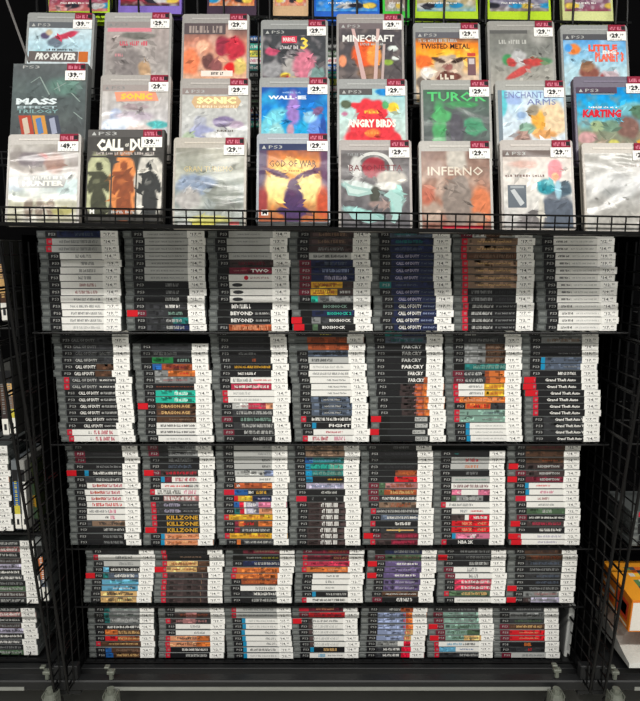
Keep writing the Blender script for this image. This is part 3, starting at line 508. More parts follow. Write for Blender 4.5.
for k, (c1, c2) in enumerate((((170, 60, 40), (196, 180, 160)), ((200, 140, 60), (80, 120, 170)), ((60, 66, 84), (150, 156, 176)))):
    x = .10 + k * .185; pg(a, [(x, .60), (x + .17, .60), (x + .23, .83), (x + .06, .83)], c1, S); pg(a, [(x + .05, .64), (x + .12, .62), (x + .17, .80), (x + .10, .82)], c2, S, 1)
show('B', 13.5, 63.5, 'slate grey boxed game set with three slanted colour panels', a, '39', W=.142, HH=.173, sleeve=(84, 88, 88), D=1.286, T=.022)
a = A([(0, (170, 158, 152)), (0.09, (206, 200, 194)), (0.5, (214, 210, 212)), (1, (196, 208, 220))], [(.22, .42, .1, .1, (176, 190, 220)), (.2, .6, .2, .14, (186, 202, 226)), (.86, .54, .16, .05, (70, 190, 190)), (.5, .30, .2, .04, (186, 168, 172)), (.56, .62, .2, .08, (226, 206, 198)), (.5, .42, .3, .06, (200, 186, 200))], 10, ((236, 234, 232), .6, 4), Q)
ps3(a, (156, 146, 142), Q, 'g'); pg(a, [(.18, .10), (.80, .08), (.86, .22), (.22, .23)], (226, 150, 120), Q); tx(a, 'SONIC', .28, .76, .115, .205, (246, 196, 70), Q, .06, 1)
show('B', 101, 75, 'shrink-wrapped pale game case with amber title on coral and teal at right, middle tier', a, plastic=(186, 180, 174))
a = A([(0, (140, 128, 124)), (0.09, (206, 206, 200)), (0.6, (214, 216, 214)), (1, (190, 206, 190))], [(.62, .45, .16, .07, (140, 124, 168)), (.82, .50, .12, .05, (178, 156, 180)), (.28, .46, .10, .09, (190, 194, 210)), (.32, .62, .18, .12, (168, 174, 214)), (.1, .68, .1, .08, (190, 210, 178)), (.56, .64, .24, .05, (238, 238, 236))], 11, ((232, 232, 228), .5, 4), Q)
ps3(a, (142, 130, 126), Q); pg(a, [(.18, .11), (.84, .11), (.90, .18), (.84, .27), (.20, .27), (.14, .19)], (204, 170, 128), Q); tx(a, 'SONIC', .22, .82, .12, .215, (246, 240, 170), Q, .06, 1); mk(a, .22, .84, .235, .265, (240, 220, 190), Q); mk(a, .54, .8, .565, .59, (80, 70, 60), Q)
show('B', 180.5, 78.5, 'shrink-wrapped white game case with pale yellow title and lavender shapes', a, plastic=(182, 176, 170))
a = A([(0, (36, 80, 160)), (0.3, (20, 120, 200)), (0.6, (20, 160, 214)), (1, (40, 120, 190))], [(.48, .30, .10, .24, (150, 120, 190), 2), (.44, .58, .06, .08, (190, 150, 170)), (.14, .50, .13, .26, (110, 196, 214), 3, .6), (.22, .66, .14, .16, (150, 206, 208)), (.82, .66, .11, .3, (96, 140, 214)), (.74, .40, .10, .08, (150, 200, 226)), (.86, .32, .09, .05, (120, 90, 130), 3, -.5), (.55, .88, .20, .05, (60, 110, 130)), (.5, .82, .14, .035, (226, 180, 120)), (.94, .6, .05, .25, (40, 80, 160))], 12, ((60, 190, 226), .6, 4))
tx(a, 'WALL', .10, .50, .115, .165, (226, 236, 246), bold=.05); tx(a, 'E', .55, .68, .115, .165, (226, 236, 246), bold=.05); rc(a, .515, .535, .135, .148, 'w'); mk(a, .32, .62, .06, .085, (140, 176, 220))
show('B', 259.5, 77.5, 'game case with vivid blue and cyan cover below a white wide title', a)
a = A([(0, (150, 196, 200)), (0.4, (186, 212, 206)), (1, (200, 206, 196))], [(.84, .04, .3, .06, (30, 130, 200), 6), (.50, .92, .46, .56, (222, 56, 66), 8), (.5, .34, .24, .2, (222, 56, 66), 6), (.30, .24, .14, .05, (222, 56, 66), 5, .2), (.82, .26, .09, .07, (236, 196, 60), 6), (.10, .22, .08, .06, (90, 100, 80), 5), (.70, .22, .05, .06, (90, 170, 110), 5), (.5, .31, .12, .03, (240, 130, 60), 5), (.5, .60, .12, .05, (240, 120, 60), 5), (.08, .34, .05, .03, (190, 120, 150))], 13)
ps3(a, (90, 88, 88), u1=.5); tx(a, 'ANGRY BIRDS', .12, .86, .415, .525, (248, 240, 226), bold=.05)
mk(a, .38, .62, .30, .335, (248, 190, 70), lw=.006); mk(a, .38, .62, .58, .62, (248, 150, 70), lw=.005)
show('B', 337, 79, 'game case with a big round red cover shape on pale turquoise', a)
a = A([(0, (70, 110, 86)), (0.4, (88, 98, 96)), (1, (84, 94, 92))], [(.24, .55, .10, .42, (76, 176, 104), 2.5), (.28, .36, .16, .08, (84, 186, 110)), (.60, .20, .26, .04, (70, 160, 96)), (.76, .50, .16, .12, (70, 160, 116)), (.5, .56, .11, .28, (84, 82, 92)), (.50, .80, .12, .08, (84, 170, 116))], 14, ((110, 128, 120), .6, 5), Q)
tx(a, 'TUROK', .06, .96, .03, .16, (80, 196, 112), Q, .02)
show('B', 420.5, 80, 'shrink-wrapped grey-green game case with bright green lettering', a, plastic=(176, 176, 170))
a = A([(0, (172, 204, 226)), (0.4, (196, 214, 226)), (0.75, (206, 214, 220)), (1, (224, 220, 214))], [(.06, .16, .08, .2, (96, 190, 200)), (.24, .13, .12, .07, (156, 180, 222)), (.35, .34, .07, .05, (140, 166, 200)), (.80, .40, .28, .24, (230, 202, 164), 3), (.60, .42, .10, .18, (236, 170, 70)), (.54, .27, .09, .08, (152, 142, 124)), (.44, .52, .12, .08, (126, 160, 140)), (.36, .66, .14, .12, (160, 130, 120)), (.68, .60, .2, .06, (214, 156, 96)), (.74, .74, .3, .06, (246, 238, 230))], 15, ((236, 238, 240), .5, 5))
tx(a, 'ENCHANTED', .10, .84, .02, .11, (120, 128, 176), bold=0); tx(a, 'ARMS', .44, .88, .12, .20, (120, 128, 176), bold=0); rc(a, 0, .06, .0, 1, (120, 132, 142), layer=1)
show('B', 495, 80.5, 'game case with pale sky cover, lilac serif title and peach figure shape', a, plastic=(180, 180, 174))
a = A([(0, (0, 130, 206)), (0.22, (20, 160, 220)), (0.5, (110, 176, 190)), (0.6, (130, 140, 116)), (1, (120, 104, 96))], [(.84, .30, .24, .10, (110, 176, 190)), (.94, .34, .12, .1, (84, 120, 96)), (.78, .54, .18, .16, (124, 92, 84)), (.50, .52, .14, .08, (110, 140, 120)), (.30, .52, .10, .08, (150, 170, 130)), (.14, .68, .14, .08, (196, 150, 150)), (.54, .76, .08, .06, (206, 200, 100)), (.34, .78, .08, .05, (200, 180, 160)), (.96, .78, .1, .08, (232, 170, 40))], 16, ((160, 130, 110), .5, 9))
ps3(a, (84, 70, 86), u1=.62); rc(a, .22, .58, .07, .10, (130, 150, 160)); tx(a, 'KARTING', .08, .66, .30, .41, (206, 36, 52), bold=.06, skew=.1); mk(a, .18, .62, .26, .285, 'w')
show('B', 573, 76.5, 'game case with bright blue cover, red title and kart course scenery', a, W=.142, HH=.173, D=1.296, plastic=(112, 104, 124))
# front tier
a = A([(0, (172, 166, 156)), (0.12, (160, 152, 148)), (0.35, (178, 168, 160)), (0.6, (188, 200, 196)), (0.75, (206, 204, 180)), (1, (190, 186, 160))], [(.46, .18, .12, .07, (196, 96, 90)), (.32, .20, .2, .10, (136, 126, 130)), (.66, .24, .14, .14, (168, 130, 116)), (.9, .55, .2, .12, (180, 206, 204)), (.1, .5, .14, .1, (180, 196, 206)), (.30, .82, .07, .12, (146, 130, 114)), (.46, .82, .07, .12, (146, 130, 114)), (.62, .82, .06, .12, (152, 134, 116)), (.8, .86, .16, .06, (186, 180, 110))], 17, ((226, 222, 216), .7, 4), Q)
pg(a, [(.16, .40), (.80, .40), (.84, .46), (.80, .56), (.16, .56), (.12, .46)], (134, 136, 132), Q); mk(a, .22, .78, .415, .455, (196, 196, 190), Q, .004); tx(a, 'HUNTER', .20, .80, .47, .54, (216, 214, 206), Q, .05, 1)
show('C', 9.5, 134.5, 'shrink-wrapped silver game case with a grey oval title plate and three dim figures', a, '49', plastic=(196, 190, 182), roll=-.01)
bl = []
for x0, x1, bg, fg in ((.01, .31, (176, 178, 140), (58, 60, 42)), (.34, .63, (216, 132, 70), (132, 66, 32)), (.66, .985, (200, 196, 186), (42, 44, 44))):
    m_ = (x0 + x1) / 2; k_ = (x1 - x0)
    bl += [(m_, .40, .05, .05, fg, 6), (m_, .56, .115, .12, fg, 6), (m_ - k_ * .30, .60, .05, .11, fg, 6, .3), (m_ + k_ * .32, .60, .045, .10, fg, 6, -.3), (m_ + .01, .82, .10, .22, fg, 6), (m_ - .02, .50, .15, .035, fg, 6, .2), (m_ - .03, .57, .05, .03, mixc(fg, bg, .35), 3)]
BG = [(0, (60, 58, 56)), (1, (56, 54, 50))]
bl = [(.16, .62, .20, .36, (176, 178, 140), 9), (.485, .62, .19, .36, (216, 132, 70), 9), (.825, .62, .21, .36, (200, 196, 186), 9)] + bl
a = A(BG, bl, 18, None, S, hdr=.001, W=.141, HH=.174, side=.0008, foot=.001)
rc(a, 0, 1, 0, .08, (78, 76, 74), S); tx(a, 'PS3', .14, .38, .022, .06, 'l', S, 0); pg(a, [(.05, .06), (.08, .02), (.11, .06)], 'l', S)
tx(a, 'CALL', .12, .47, .10, .235, (240, 236, 224), S, .06); tx(a, 'OF', .49, .54, .15, .19, (240, 236, 224), S, .03); tx(a, 'DUTY', .555, .93, .10, .235, (240, 236, 224), S, .06); mk(a, .12, .9, .245, .275, (176, 166, 160), S)
for x0, x1 in ((-.0, .015), (.315, .335), (.64, .66), (.985, 1)): rc(a, x0, x1, .30, .99, (56, 54, 50), S)
rc(a, 0, 1, .285, .305, (56, 54, 50), S); rc(a, 0, 1, .925, .99, (56, 54, 50), S)
tx(a, 'M', .06, .12, .87, .92, 'w', S, .05, 3); mk(a, .34, .66, .885, .915, 'l', S)
show('C', 88, 129.5, 'dark boxed game set with bold white title over three soldier silhouettes', a, '39', W=.141, HH=.174, sleeve=(54, 52, 50), D=1.222, T=.02)
a = A([(0, (150, 148, 134)), (0.3, (150, 156, 140)), (0.6, (150, 162, 162)), (1, (150, 156, 146))], [(.3, .48, .3, .14, (140, 158, 184)), (.20, .66, .18, .14, (186, 182, 178)), (.70, .60, .26, .12, (140, 146, 136)), (.78, .76, .2, .08, (126, 130, 122)), (.5, .92, .3, .05, (210, 206, 110))], 19, ((216, 214, 198), .7, 3), Q)
tx(a, 'GRAN TURISMO', .12, .84, .24, .31, (196, 176, 116), Q, .0)
rc(a, .05, .24, .95, .99, 'l', Q); rc(a, .26, .60, .95, .99, (216, 206, 90), Q); rc(a, .80, .94, .95, .99, (206, 90, 90), Q)
show('C', 174, 137.5, 'shrink-wrapped greenish silver game case with faint gold lettering', a, plastic=(190, 182, 168))
a = A([(0, (60, 66, 96)), (0.1, (150, 84, 60)), (0.25, (226, 146, 70)), (0.6, (232, 190, 110)), (1, (150, 84, 60))], [(.02, .2, .10, .5, (74, 56, 88), 2), (.98, .3, .09, .5, (94, 60, 90), 2), (.5, .30, .30, .10, (246, 200, 120)), (.28, .56, .18, .2, (246, 216, 140), 2), (.74, .56, .18, .2, (246, 216, 140), 2), (.05, .75, .08, .2, (150, 60, 60), 2), (.94, .75, .1, .2, (190, 80, 50), 2), (.50, .80, .15, .28, (76, 52, 90), 5), (.26, .38, .22, .035, (92, 56, 84), 6, .38), (.72, .38, .22, .035, (92, 56, 84), 6, -.38), (.5, .56, .08, .12, (84, 52, 86), 6), (.5, .86, .24, .07, (70, 50, 90), 5)], 20, ((240, 130, 40), .4, 9))
ps3(a, (52, 60, 92), u1=1); tx(a, 'GOD OF WAR', .15, .84, .215, .30, (92, 62, 40), bold=.01); mk(a, .36, .68, .345, .36, (150, 100, 60)); rc(a, .04, .14, .85, .92, 'w'); tx(a, 'M', .055, .125, .86, .91, 'k', layer=1); rc(a, .88, .96, .95, .99, 'o')
show('C', 257, 133.5, 'game case with golden fire cover and dark branching shape, front tier', a, '29', plastic=(160, 166, 174))
a = A([(0, (96, 92, 92)), (1, (92, 90, 94))], [(.48, .22, .17, .14, (150, 40, 54), 9), (.22, .24, .08, .16, (190, 190, 186), 3), (.30, .50, .34, .05, (150, 186, 182), 4, .25), (.25, .44, .26, .04, (206, 216, 212), 3, .2), (.35, .82, .34, .06, (150, 196, 190), 4, .25), (.80, .62, .10, .26, (160, 206, 198), 4), (.72, .36, .22, .10, (186, 180, 170), 3), (.66, .46, .18, .05, (220, 220, 214), 3), (.5, .58, .08, .12, (70, 72, 64), 3), (.56, .70, .16, .05, (150, 130, 124))], 21, ((150, 146, 146), .5, 6))
a2 = a.uv
for k in range(18):
    t0 = math.radians(150 + k * 12); t1 = math.radians(150 + (k + 1) * 12)
    pg(a, [(.48 + .30 * math.cos(t0), .24 + .22 * math.sin(t0)), (.48 + .24 * math.cos(t0), .24 + .18 * math.sin(t0)), (.48 + .24 * math.cos(t1), .24 + .18 * math.sin(t1)), (.48 + .30 * math.cos(t1), .24 + .22 * math.sin(t1))], (196, 196, 192), layer=0)
pg(a, [(.04, .40), (.16, .46), (.42, .50), (.46, .56), (.26, .60), (.10, .58)], (160, 190, 184)); pg(a, [(.07, .45), (.18, .50), (.40, .53), (.24, .57), (.12, .55)], (190, 210, 204), layer=1)
pg(a, [(.06, .74), (.22, .80), (.46, .82), (.60, .90), (.40, .94), (.16, .88)], (150, 186, 182)); pg(a, [(.72, .52), (.88, .60), (.88, .80), (.78, .94), (.72, .92), (.78, .76), (.74, .64), (.62, .58)], (164, 200, 194))
tx(a, 'BAYONETTA', .12, .90, .19, .27, (110, 26, 40), bold=0, layer=2); mk(a, .1, .36, .04, .075, 'g')
show('C', 338.5, 140, 'grey game case with a deep red disc inside a pale ring and aqua ribbons', a, plastic=(166, 158, 152))
a = A([(0, (132, 106, 96)), (0.3, (150, 120, 106)), (0.7, (160, 110, 90)), (1, (124, 84, 74))], [(.52, .10, .16, .14, (190, 184, 174)), (.52, .66, .24, .30, (134, 122, 114), 4), (.56, .42, .12, .12, (146, 134, 126), 4), (.16, .78, .16, .14, (170, 150, 136)), (.86, .70, .14, .26, (206, 120, 80), 2), (.08, .56, .1, .12, (176, 100, 80), 2), (.8, .86, .14, .07, (150, 130, 116))], 22, ((206, 190, 176), .6, 6))
tx(a, 'INFERNO', .09, .90, .20, .315, (216, 206, 190), bold=.01); rc(a, .3, .9, .955, .99, (200, 40, 60))
show('C', 418.5, 141, 'game case with rusty brown cover and tall cream serif title', a, plastic=(188, 184, 176))
a = A([(0, (196, 184, 176)), (0.3, (206, 198, 190)), (0.6, (208, 206, 200)), (1, (176, 174, 172))], [(.78, .84, .27, .32, (88, 96, 108), 5), (.88, .50, .12, .10, (70, 90, 104), 4), (.62, .47, .13, .10, (40, 136, 150), 4), (.80, .50, .05, .12, (150, 190, 206), 3), (.66, .42, .06, .03, (110, 190, 196), 4), (.40, .92, .20, .14, (112, 108, 108), 3, -.5), (.76, .26, .11, .14, (222, 120, 130), 5), (.76, .34, .05, .05, (240, 176, 130), 5), (.54, .78, .04, .2, (200, 196, 186), 3), (.30, .18, .2, .05, (196, 160, 148), 2)], 23, ((226, 220, 214), .4, 5))
ps3(a, (110, 98, 94)); mk(a, .03, .62, .315, .345, (104, 80, 70), lw=.004); rc(a, .06, .33, .45, .74, (96, 104, 112)); pg(a, [(.10, .52), (.16, .50), (.30, .68), (.24, .72)], (186, 190, 192), layer=1); rc(a, .10, .30, .46, .49, (150, 156, 160), layer=1)
show('C', 499.5, 140, 'white game case with small grey inset square and teal and slate figure shape', a, plastic=(190, 182, 174))
a = A([(0, (186, 184, 176)), (0.4, (168, 168, 164)), (1, (184, 180, 172))], [(.46, .42, .3, .16, (150, 152, 150), 2), (.9, .82, .14, .1, (214, 202, 176), 3)], 24, ((214, 212, 206), .8, 3), Q)
mk(a, .50, .86, .14, .18, (150, 142, 134), Q, .0035)
show('C', 581.5, 143, 'shrink-wrapped plain silver game case, rightmost of front tier', a, plastic=(202, 194, 182))

# cases of the tier above, only their feet in view
UPG = 'face-out game cases on the tier above the display'
for k, (px, D, pc, s0, lab, wd) in enumerate((
    (46, 1.50, (176, 214, 30), [(0, 'K'), (.8, (150, 60, 84)), (1, (206, 120, 110))], 'lime edged game case with pink cover, upper left', .135),
    (118, 1.50, (130, 106, 196), [(0, 'd'), (.86, (190, 40, 64)), (1, (70, 60, 60))], 'purple edged game case with crimson cover foot, tier above', .135),
    (207, 1.50, (60, 40, 60), [(0, 's'), (.86, (196, 90, 60)), (1, (214, 140, 90))], 'plum edged game case with orange cover foot, tier above', .105),
    (273, 1.50, (206, 170, 130), [(0, 'T'), (.86, (206, 110, 96)), (1, (214, 140, 110))], 'tan edged game case with salmon cover, tier above', .075),
    (314, 1.50, (20, 96, 200), [(0, 'b'), (.86, (30, 120, 214)), (1, (70, 150, 220))], 'bright blue game case, topmost middle, tier above', .140),
    (383, 1.50, (60, 200, 60), [(0, 'l'), (.86, (150, 130, 116)), (1, (150, 166, 140))], 'narrow bright green edged game case, tier above', .057),
    (415, 1.50, (176, 214, 30), [(0, 'g'), (.86, (176, 160, 120)), (1, (120, 170, 180))], 'lime edged game case with tan and blue cover foot', .135),
    (488, 1.50, (184, 218, 30), [(0, 'g'), (.86, (120, 116, 140)), (1, (130, 120, 110))], 'lime edged game case with grey violet cover foot', .135),
    (563, 1.50, (214, 220, 150), [(0, 'S'), (.86, (130, 90, 110)), (1, (140, 70, 90))], 'cream edged game case with mauve cover foot, tier above', .108))):
    a = A(s0, [(random.random(), .9, .12, .05, random.choice([(40, 140, 190), (220, 190, 80), (200, 200, 200), (40, 40, 50)])) for _ in range(4)], 40 + k, ((210, 210, 210), .6, 10), W=wd, foot=.023)
    mk(a, .2, .7, .84, .87, 'w')
    bot = at(px, 21.5 if k not in (1, 2, 3) else 16, 1.46)
    up = Vector((0, math.sin(LEAN), math.cos(LEAN)))
    o = case_up(wd, .171, pc, .0146).build('game_case', None, label=lab, category='game case', group=UPG)
    o.location = bot; o.rotation_euler = (-LEAN, 0, 0); a.build('cover_art', o)

# ---------------------------------------------------------------- the wire racks
Zr = lambda z: H + z
XL, XR = -0.608, 0.652
RK = 'wire display racks'
def empty(name, loc, **p):
    return obj(name, None, None, loc, None, **p)
def grid_panel(mb, x, zs0, zs1, front, back, mat='black_wire', step=0.036):
    """side panel in the yz plane; front(z) gives the y of its leaning front edge"""
    n = int((zs1 - zs0) / step)
    mb.path([(x, front(zs0 + (zs1 - zs0) * k / 8), zs0 + (zs1 - zs0) * k / 8) for k in range(9)], 0.0034, mat, 8)
    mb.tube((x, back, zs0), (x, back, zs1), 0.0055, mat, n=8)
    for k in range(n + 1):
        z = zs0 + k * step; mb.tube((x, front(z), z), (x, back, z), 0.0019, mat, n=5)
        if k % 3 == 0: mb.tube((x - 0.004, front(z) + .01, z + .006), (x - 0.004, back, z + .006), 0.0028, mat, n=5)
    y = back - 0.055
    while y > min(front(zs0), front(zs1)) + 0.01:
        # wires parallel to the front edge
        z_top = zs1
        if front(zs1) > y:
            for q in range(40):
                z_top = zs0 + (zs1 - zs0) * q / 40
                if front(z_top) > y: break
        zb_ = zs0
        if front(zs0) > y:
            for q in range(40):
                zb_ = zs0 + (zs1 - zs0) * q / 40
                if front(zb_) < y: break
        if z_top - zb_ > 0.05: mb.tube((x + 0.0035, y, zb_), (x + 0.0035, y, z_top), 0.0019, mat, n=5)
        y -= 0.040
def front_edge(z):                                                 # z is the world height
    zz = z - H
    return max(1.215, min(1.43, 1.235 - zz * 0.155))
def wire_shelf(x0, x1, y0, y1, z, tilt=0.0):
    mb = MB()
    g = lambda x: z + tilt * x
    for y in (y0, y1, (y0 + y1) / 2): mb.tube((x0, y, g(x0) - 0.0026), (x1, y, g(x1) - 0.0026), 0.0024, 'black_wire', n=8)
    n = int((x1 - x0) / 0.0254)
    for k in range(n + 1):
        x = x0 + (x1 - x0) * k / n; mb.tube((x, y0, g(x) - 0.0016), (x, y1, g(x) - 0.0016), 0.0016, 'black_wire', n=5)
    return mb
def caster(parent, x, y):
    mb = MB(); z = 0.0
    mb.tube((x, y, .088), (x, y, .101), .0185, 'zinc', n=14, r1=.013)
    for s in (-1, 1):
        mb.mesh([(x + s * .0165, y - .014, .1), (x + s * .0165, y + .014, .1), (x + s * .0165, y + .02, .03), (x + s * .0165, y + .004, .03), (x + s * .0145, y - .014, .1), (x + s * .0145, y + .014, .1), (x + s * .0145, y + .02, .03), (x + s * .0145, y + .004, .03)],
                [(0, 1, 2, 3), (4, 7, 6, 5), (0, 3, 7, 4), (1, 5, 6, 2), (2, 6, 7, 3), (0, 4, 5, 1)], 'zinc', (1, 1, 1, 1))
    mb.tube((x - .02, y + .012, .037), (x + .02, y + .012, .037), .005, 'zinc', n=8)
    mb.tube((x, y, .1), (x, y, .112), .009, 'zinc', n=10)
    c = mb.build('caster', parent)
    wb = MB(); n = 18
    prof = [(-.012, .030), (-.010, .036), (.010, .036), (.012, .030)]
    vs = []; 
    for px_, r in prof:
        for k in range(n): t = 2 * math.pi * k / n; vs.append((x + px_, y + .012 + r * math.cos(t), .037 + r * math.sin(t)))
    fs = [(i * n + k, i * n + (k + 1) % n, (i + 1) * n + (k + 1) % n, (i + 1) * n + k) for i in range(3) for k in range(n)] + [tuple(range(n)), tuple(range(3 * n, 4 * n))]
    wb.mesh(vs, fs, 'rubber', (1, 1, 1, 1)); wb.build('wheel', c)
def leveler(parent, px, py):
    p = at(px, py, 1.43); mb = MB(); x, y, z = p
    mb.tube((x, y, z - .018), (x, y, z + .006), .0055, 'zinc', n=8); mb.box(x - .009, x + .009, y - .006, y + .008, z - .004, z + .004, 'zinc', b=.001)
    mb.tube((x, y, z + .004), (x - .008, y - .004, z + .016), .003, 'zinc', n=6); mb.box(x - .014, x - .002, y - .008, y + .004, z + .013, z + .018, 'zinc', b=.001)
    mb.build('leveling_clip', parent, label='small zinc clip')
def rack(label, x0, x1, shelves, casters, clips, zt=1.175):
    r = empty('display_rack', ((x0 + x1) / 2, 1.6, 0), label=label, category='display rack', group=RK)
    L = Vector(r.location)
    def part(mb, nm, **p):
        o = mb.build(nm, r, **p); o.location = -L; return o
    for x in (x0, x1):
        mb = MB(); grid_panel(mb, x, 0.105, zt, front_edge, 1.80); part(mb, 'side_panel')
    for (z, y0) in shelves: part(wire_shelf(x0 + .004, x1 - .004, y0, 1.79, z), 'wire_shelf')
    mb = MB(); mb.box(x0, x1, 1.480, 1.492, H - 1.076, H - 1.052, 'dark_steel', b=.001); mb.box(x0, x1, 1.492, 1.79, H - 1.058, H - 1.0535, 'dark_steel'); part(mb, 'base_deck')
    mb = MB(); mb.box(x0 - .016, x1 + .016, 1.425, 1.455, H - 1.0745, H - 1.0475, 'dark_steel', b=.003)
    o = part(mb, 'base_rail')
    mb = MB(); mb.box(x0 + .085, x1 - .085, 1.4225, 1.4248, H - 1.0715, H - 1.0630, 'floor_line_grey'); mb.build('floor_line_strip', o)  # added strip, stands in for the light line of floor between rails
    for xx in (x0, x1):
        mb = MB(); mb.box(xx - .0155, xx + .0155, 1.432, 1.8, H - 1.090, H - 1.0755, 'dark_steel', b=.002); mb.box(xx - .012, xx + .012, 1.428, 1.45, H - 1.0475, .15, 'dark_steel', b=.002); part(mb, 'foot_bar')
    n0 = set(bpy.data.objects)
    for (cx, cy) in casters: caster(r, cx, cy)
    for c in clips: leveler(r, *c)
    for o in set(bpy.data.objects) - n0:
        if o.parent == r: o.location = -L
    return r
SH = [(SHELF_Z[i][0], SHELF_Z[i][1] - 0.014) for i in range(5)]
R0 = rack('black wire rack in the middle with five shelves of stacked game cases', XL, XR, SH[:5], [(XL + .102, 1.40), (XR - .080, 1.40)], [(111, 672), (557, 670)])
# stepped display tray at the top of the middle rack
def tray():
    r = R0
    L = Vector(r.location); x0, x1 = -.607, .66; sl = -.0152
    def part(mb, nm): o = mb.build(nm, r); o.location = -L; return o
    g = lambda x, z: Zr(z) + sl * x
    mb = MB(); yf = 1.166
    for z, rad in ((.0655, .0017), (.0520, .0015), (.0365, .0032)): mb.tube((x0, yf, g(x0, z)), (x1, yf, g(x1, z)), rad, 'black_wire', n=6)
    n = int((x1 - x0) / .0254)
    for k in range(n + 1):
        x = x0 + .012 + k * .0254
        if x < x1: mb.tube((x, yf + .003, g(x, .0365)), (x, yf + .003, g(x, .0655)), .0014, 'black_wire', n=5)
    part(mb, 'front_fence')
    for nm, y0, y1, z in (('tray_floor', 1.166, 1.262, .0352), ('tray_step', 1.238, 1.345, .146), ('tray_step', 1.318, 1.44, .280)):
        mb = MB()
        for y in (y0, y1): mb.tube((x0, y, g(x0, z)), (x1, y, g(x1, z)), .0028, 'black_wire', n=6)
        for k in range(n + 1):
            x = x0 + .012 + k * .0254
            if x < x1: mb.tube((x, y0, g(x, z)), (x, y1, g(x, z)), .0014, 'black_wire', n=5)
        if z > .1:
            for dz in (.012, .024): mb.tube((x0, y0, g(x0, z + dz)), (x1, y0, g(x1, z + dz)), .0015, 'black_wire', n=5)
            for k in range(0, n + 1, 3):
                x = x0 + .012 + k * .0254
                if x < x1: mb.tube((x, y0, g(x, z)), (x, y0, g(x, z + .024)), .0014, 'black_wire', n=5)
        part(mb, nm)
    for k in range(9):
        mb = MB(); x = x0 + .003 + k * (x1 - x0 - .006) / 8
        pts = [(x, yf + .002, g(x, .0365)), (x, 1.262, g(x, .04)), (x, 1.262, g(x, .146)), (x, 1.345, g(x, .15)), (x, 1.345, g(x, .28)), (x, 1.44, g(x, .285)), (x, 1.47, g(x, .56))]
        mb.path(pts, .0024, 'black_wire', 6); part(mb, 'riser_frame')
    mb = MB(); a_ = at(6, -2, 1.28); b_ = at(29, 62, 1.24)
    mb.tube(a_, b_, .0022, 'chrome_wire', n=6)
    part(mb, 'side_brace')
    mb = MB()                                                      # fence of the tier above
    for z, y in ((.62, 1.447),): mb.tube((x0, y, g(x0, z)), (x1, y, g(x1, z)), .0026, 'black_wire', n=6)
    for px in (48, 91, 117, 139, 198, 224, 270, 313, 357, 401, 414, 444, 486, 529, 573, 616):
        p = at(px, 15, 1.445); mb.tube((p.x, p.y, Zr(.47)), (p.x, p.y, Zr(.66)), .0026, 'black_wire', n=6)
    part(mb, 'upper_fence')
    mb = MB()
    for y in (1.45, 1.62): mb.tube((x0, y, g(x0, .484)), (x1, y, g(x1, .484)), .003, 'black_wire', n=6)
    for k in range(n + 1):
        x = x0 + .012 + k * .0254
        if x < x1: mb.tube((x, 1.447, g(x, .482)), (x, 1.62, g(x, .482)), .0014, 'black_wire', n=5)
    part(mb, 'upper_floor')
tray()
for xs in (XL - .017, XR + .018):                                  # added black sheets, standing in for the darkness between the racks
    prof = [(H + .03, 1.36), (H - .45, 1.385 if xs < 0 else 1.41), (H - .75, 1.43), (H - 1.04, 1.45)]
    mb = MB()
    for (za, ya), (zb, yb) in zip(prof, prof[1:]):
        vs = [(xs + s_ * .0008, y, z) for s_ in (-1, 1) for y, z in ((ya, za), (1.80, za), (1.80, zb), (yb, zb))]
        mb.mesh(vs, [(0, 1, 2, 3), (4, 7, 6, 5), (0, 3, 7, 4), (1, 5, 6, 2), (0, 4, 5, 1), (3, 2, 6, 7)], 'back_panel', (1, 1, 1, 1))
    o = mb.build('shade_sheet', R0); o.location = -R0.location
# neighbouring racks
LX1, RX0 = XL - .034, XR + .036
at_z = lambda py, D: at(320, py, D).z
left_sh = [(at_z(326, 1.36), 1.34), (at_z(437, 1.40), 1.385), (at_z(531, 1.43), 1.42), (at_z(603, 1.47), 1.456), (at_z(655, 1.505), 1.49)]
rack('black wire rack at the left edge, partly in view', LX1 - 1.25, LX1, left_sh, [(LX1 - .010, 1.40)], [(47, 672)])
right_sh = [(at_z(331, 1.35), 1.336), (at_z(441, 1.40), 1.386), (at_z(546, 1.44), 1.43), (at_z(672, 1.50), 1.46)]
rack('black wire rack at the right edge, partly in view', RX0, RX0 + 1.25, right_sh, [(RX0 + .028, 1.40)], [(615, 672)])
# stacks in the left rack
rl = random.Random(5)
cols = "k/k/~w k/K/~l k/k/~g k/k/~l k/d/~l k/v/~K k/O/~r k/K/~w m/q/~w k/e/~l k/d/~g k/K/~l".split()
for pxr, py, D, n in ((13.5, 531, 1.442, 14), (40, 603, 1.485, 11), (39.5, 655, 1.515, 9)):
    p = at(pxr, py, D)
    for k in range(n):
        place(cols[(k * 5 + n) % len(cols)], p.x, D, p.z + .0002 + k * .0151, False)
for pxr, py, D, n in ((698, 546, 1.49, 6),):                      # the stack cut by the right edge of the picture
    p = at(pxr, py, D)
    for k in range(n): place(['k/w/~K', 'k/l/~K', 'k/w/~K', 'k/l/~K', 'k/l/~g', 'r/o/~K'][k], p.x, D, p.z + .0002 + k * .0151, False)
# rear stacks seen through the gaps of the stepped tray
back = "k/t/~w k/b/~w k/k/~l k/w/~p k/w/~C k/k/~g k/Y/~G k/e/~l k/K/~w k/a/~w k/k/~l".split()
for j, cx in enumerate((-.115, .075)):
    for k in range(14, 27):
        place(back[(k * 3 + j) % len(back)], cx + .035, 1.51, Zr(.06) + k * .0151, False)
o = REST.build('game_case_pile', None, kind='stuff', label='the remaining game cases of the lower shelves, rack edges and behind the display', category='game cases')

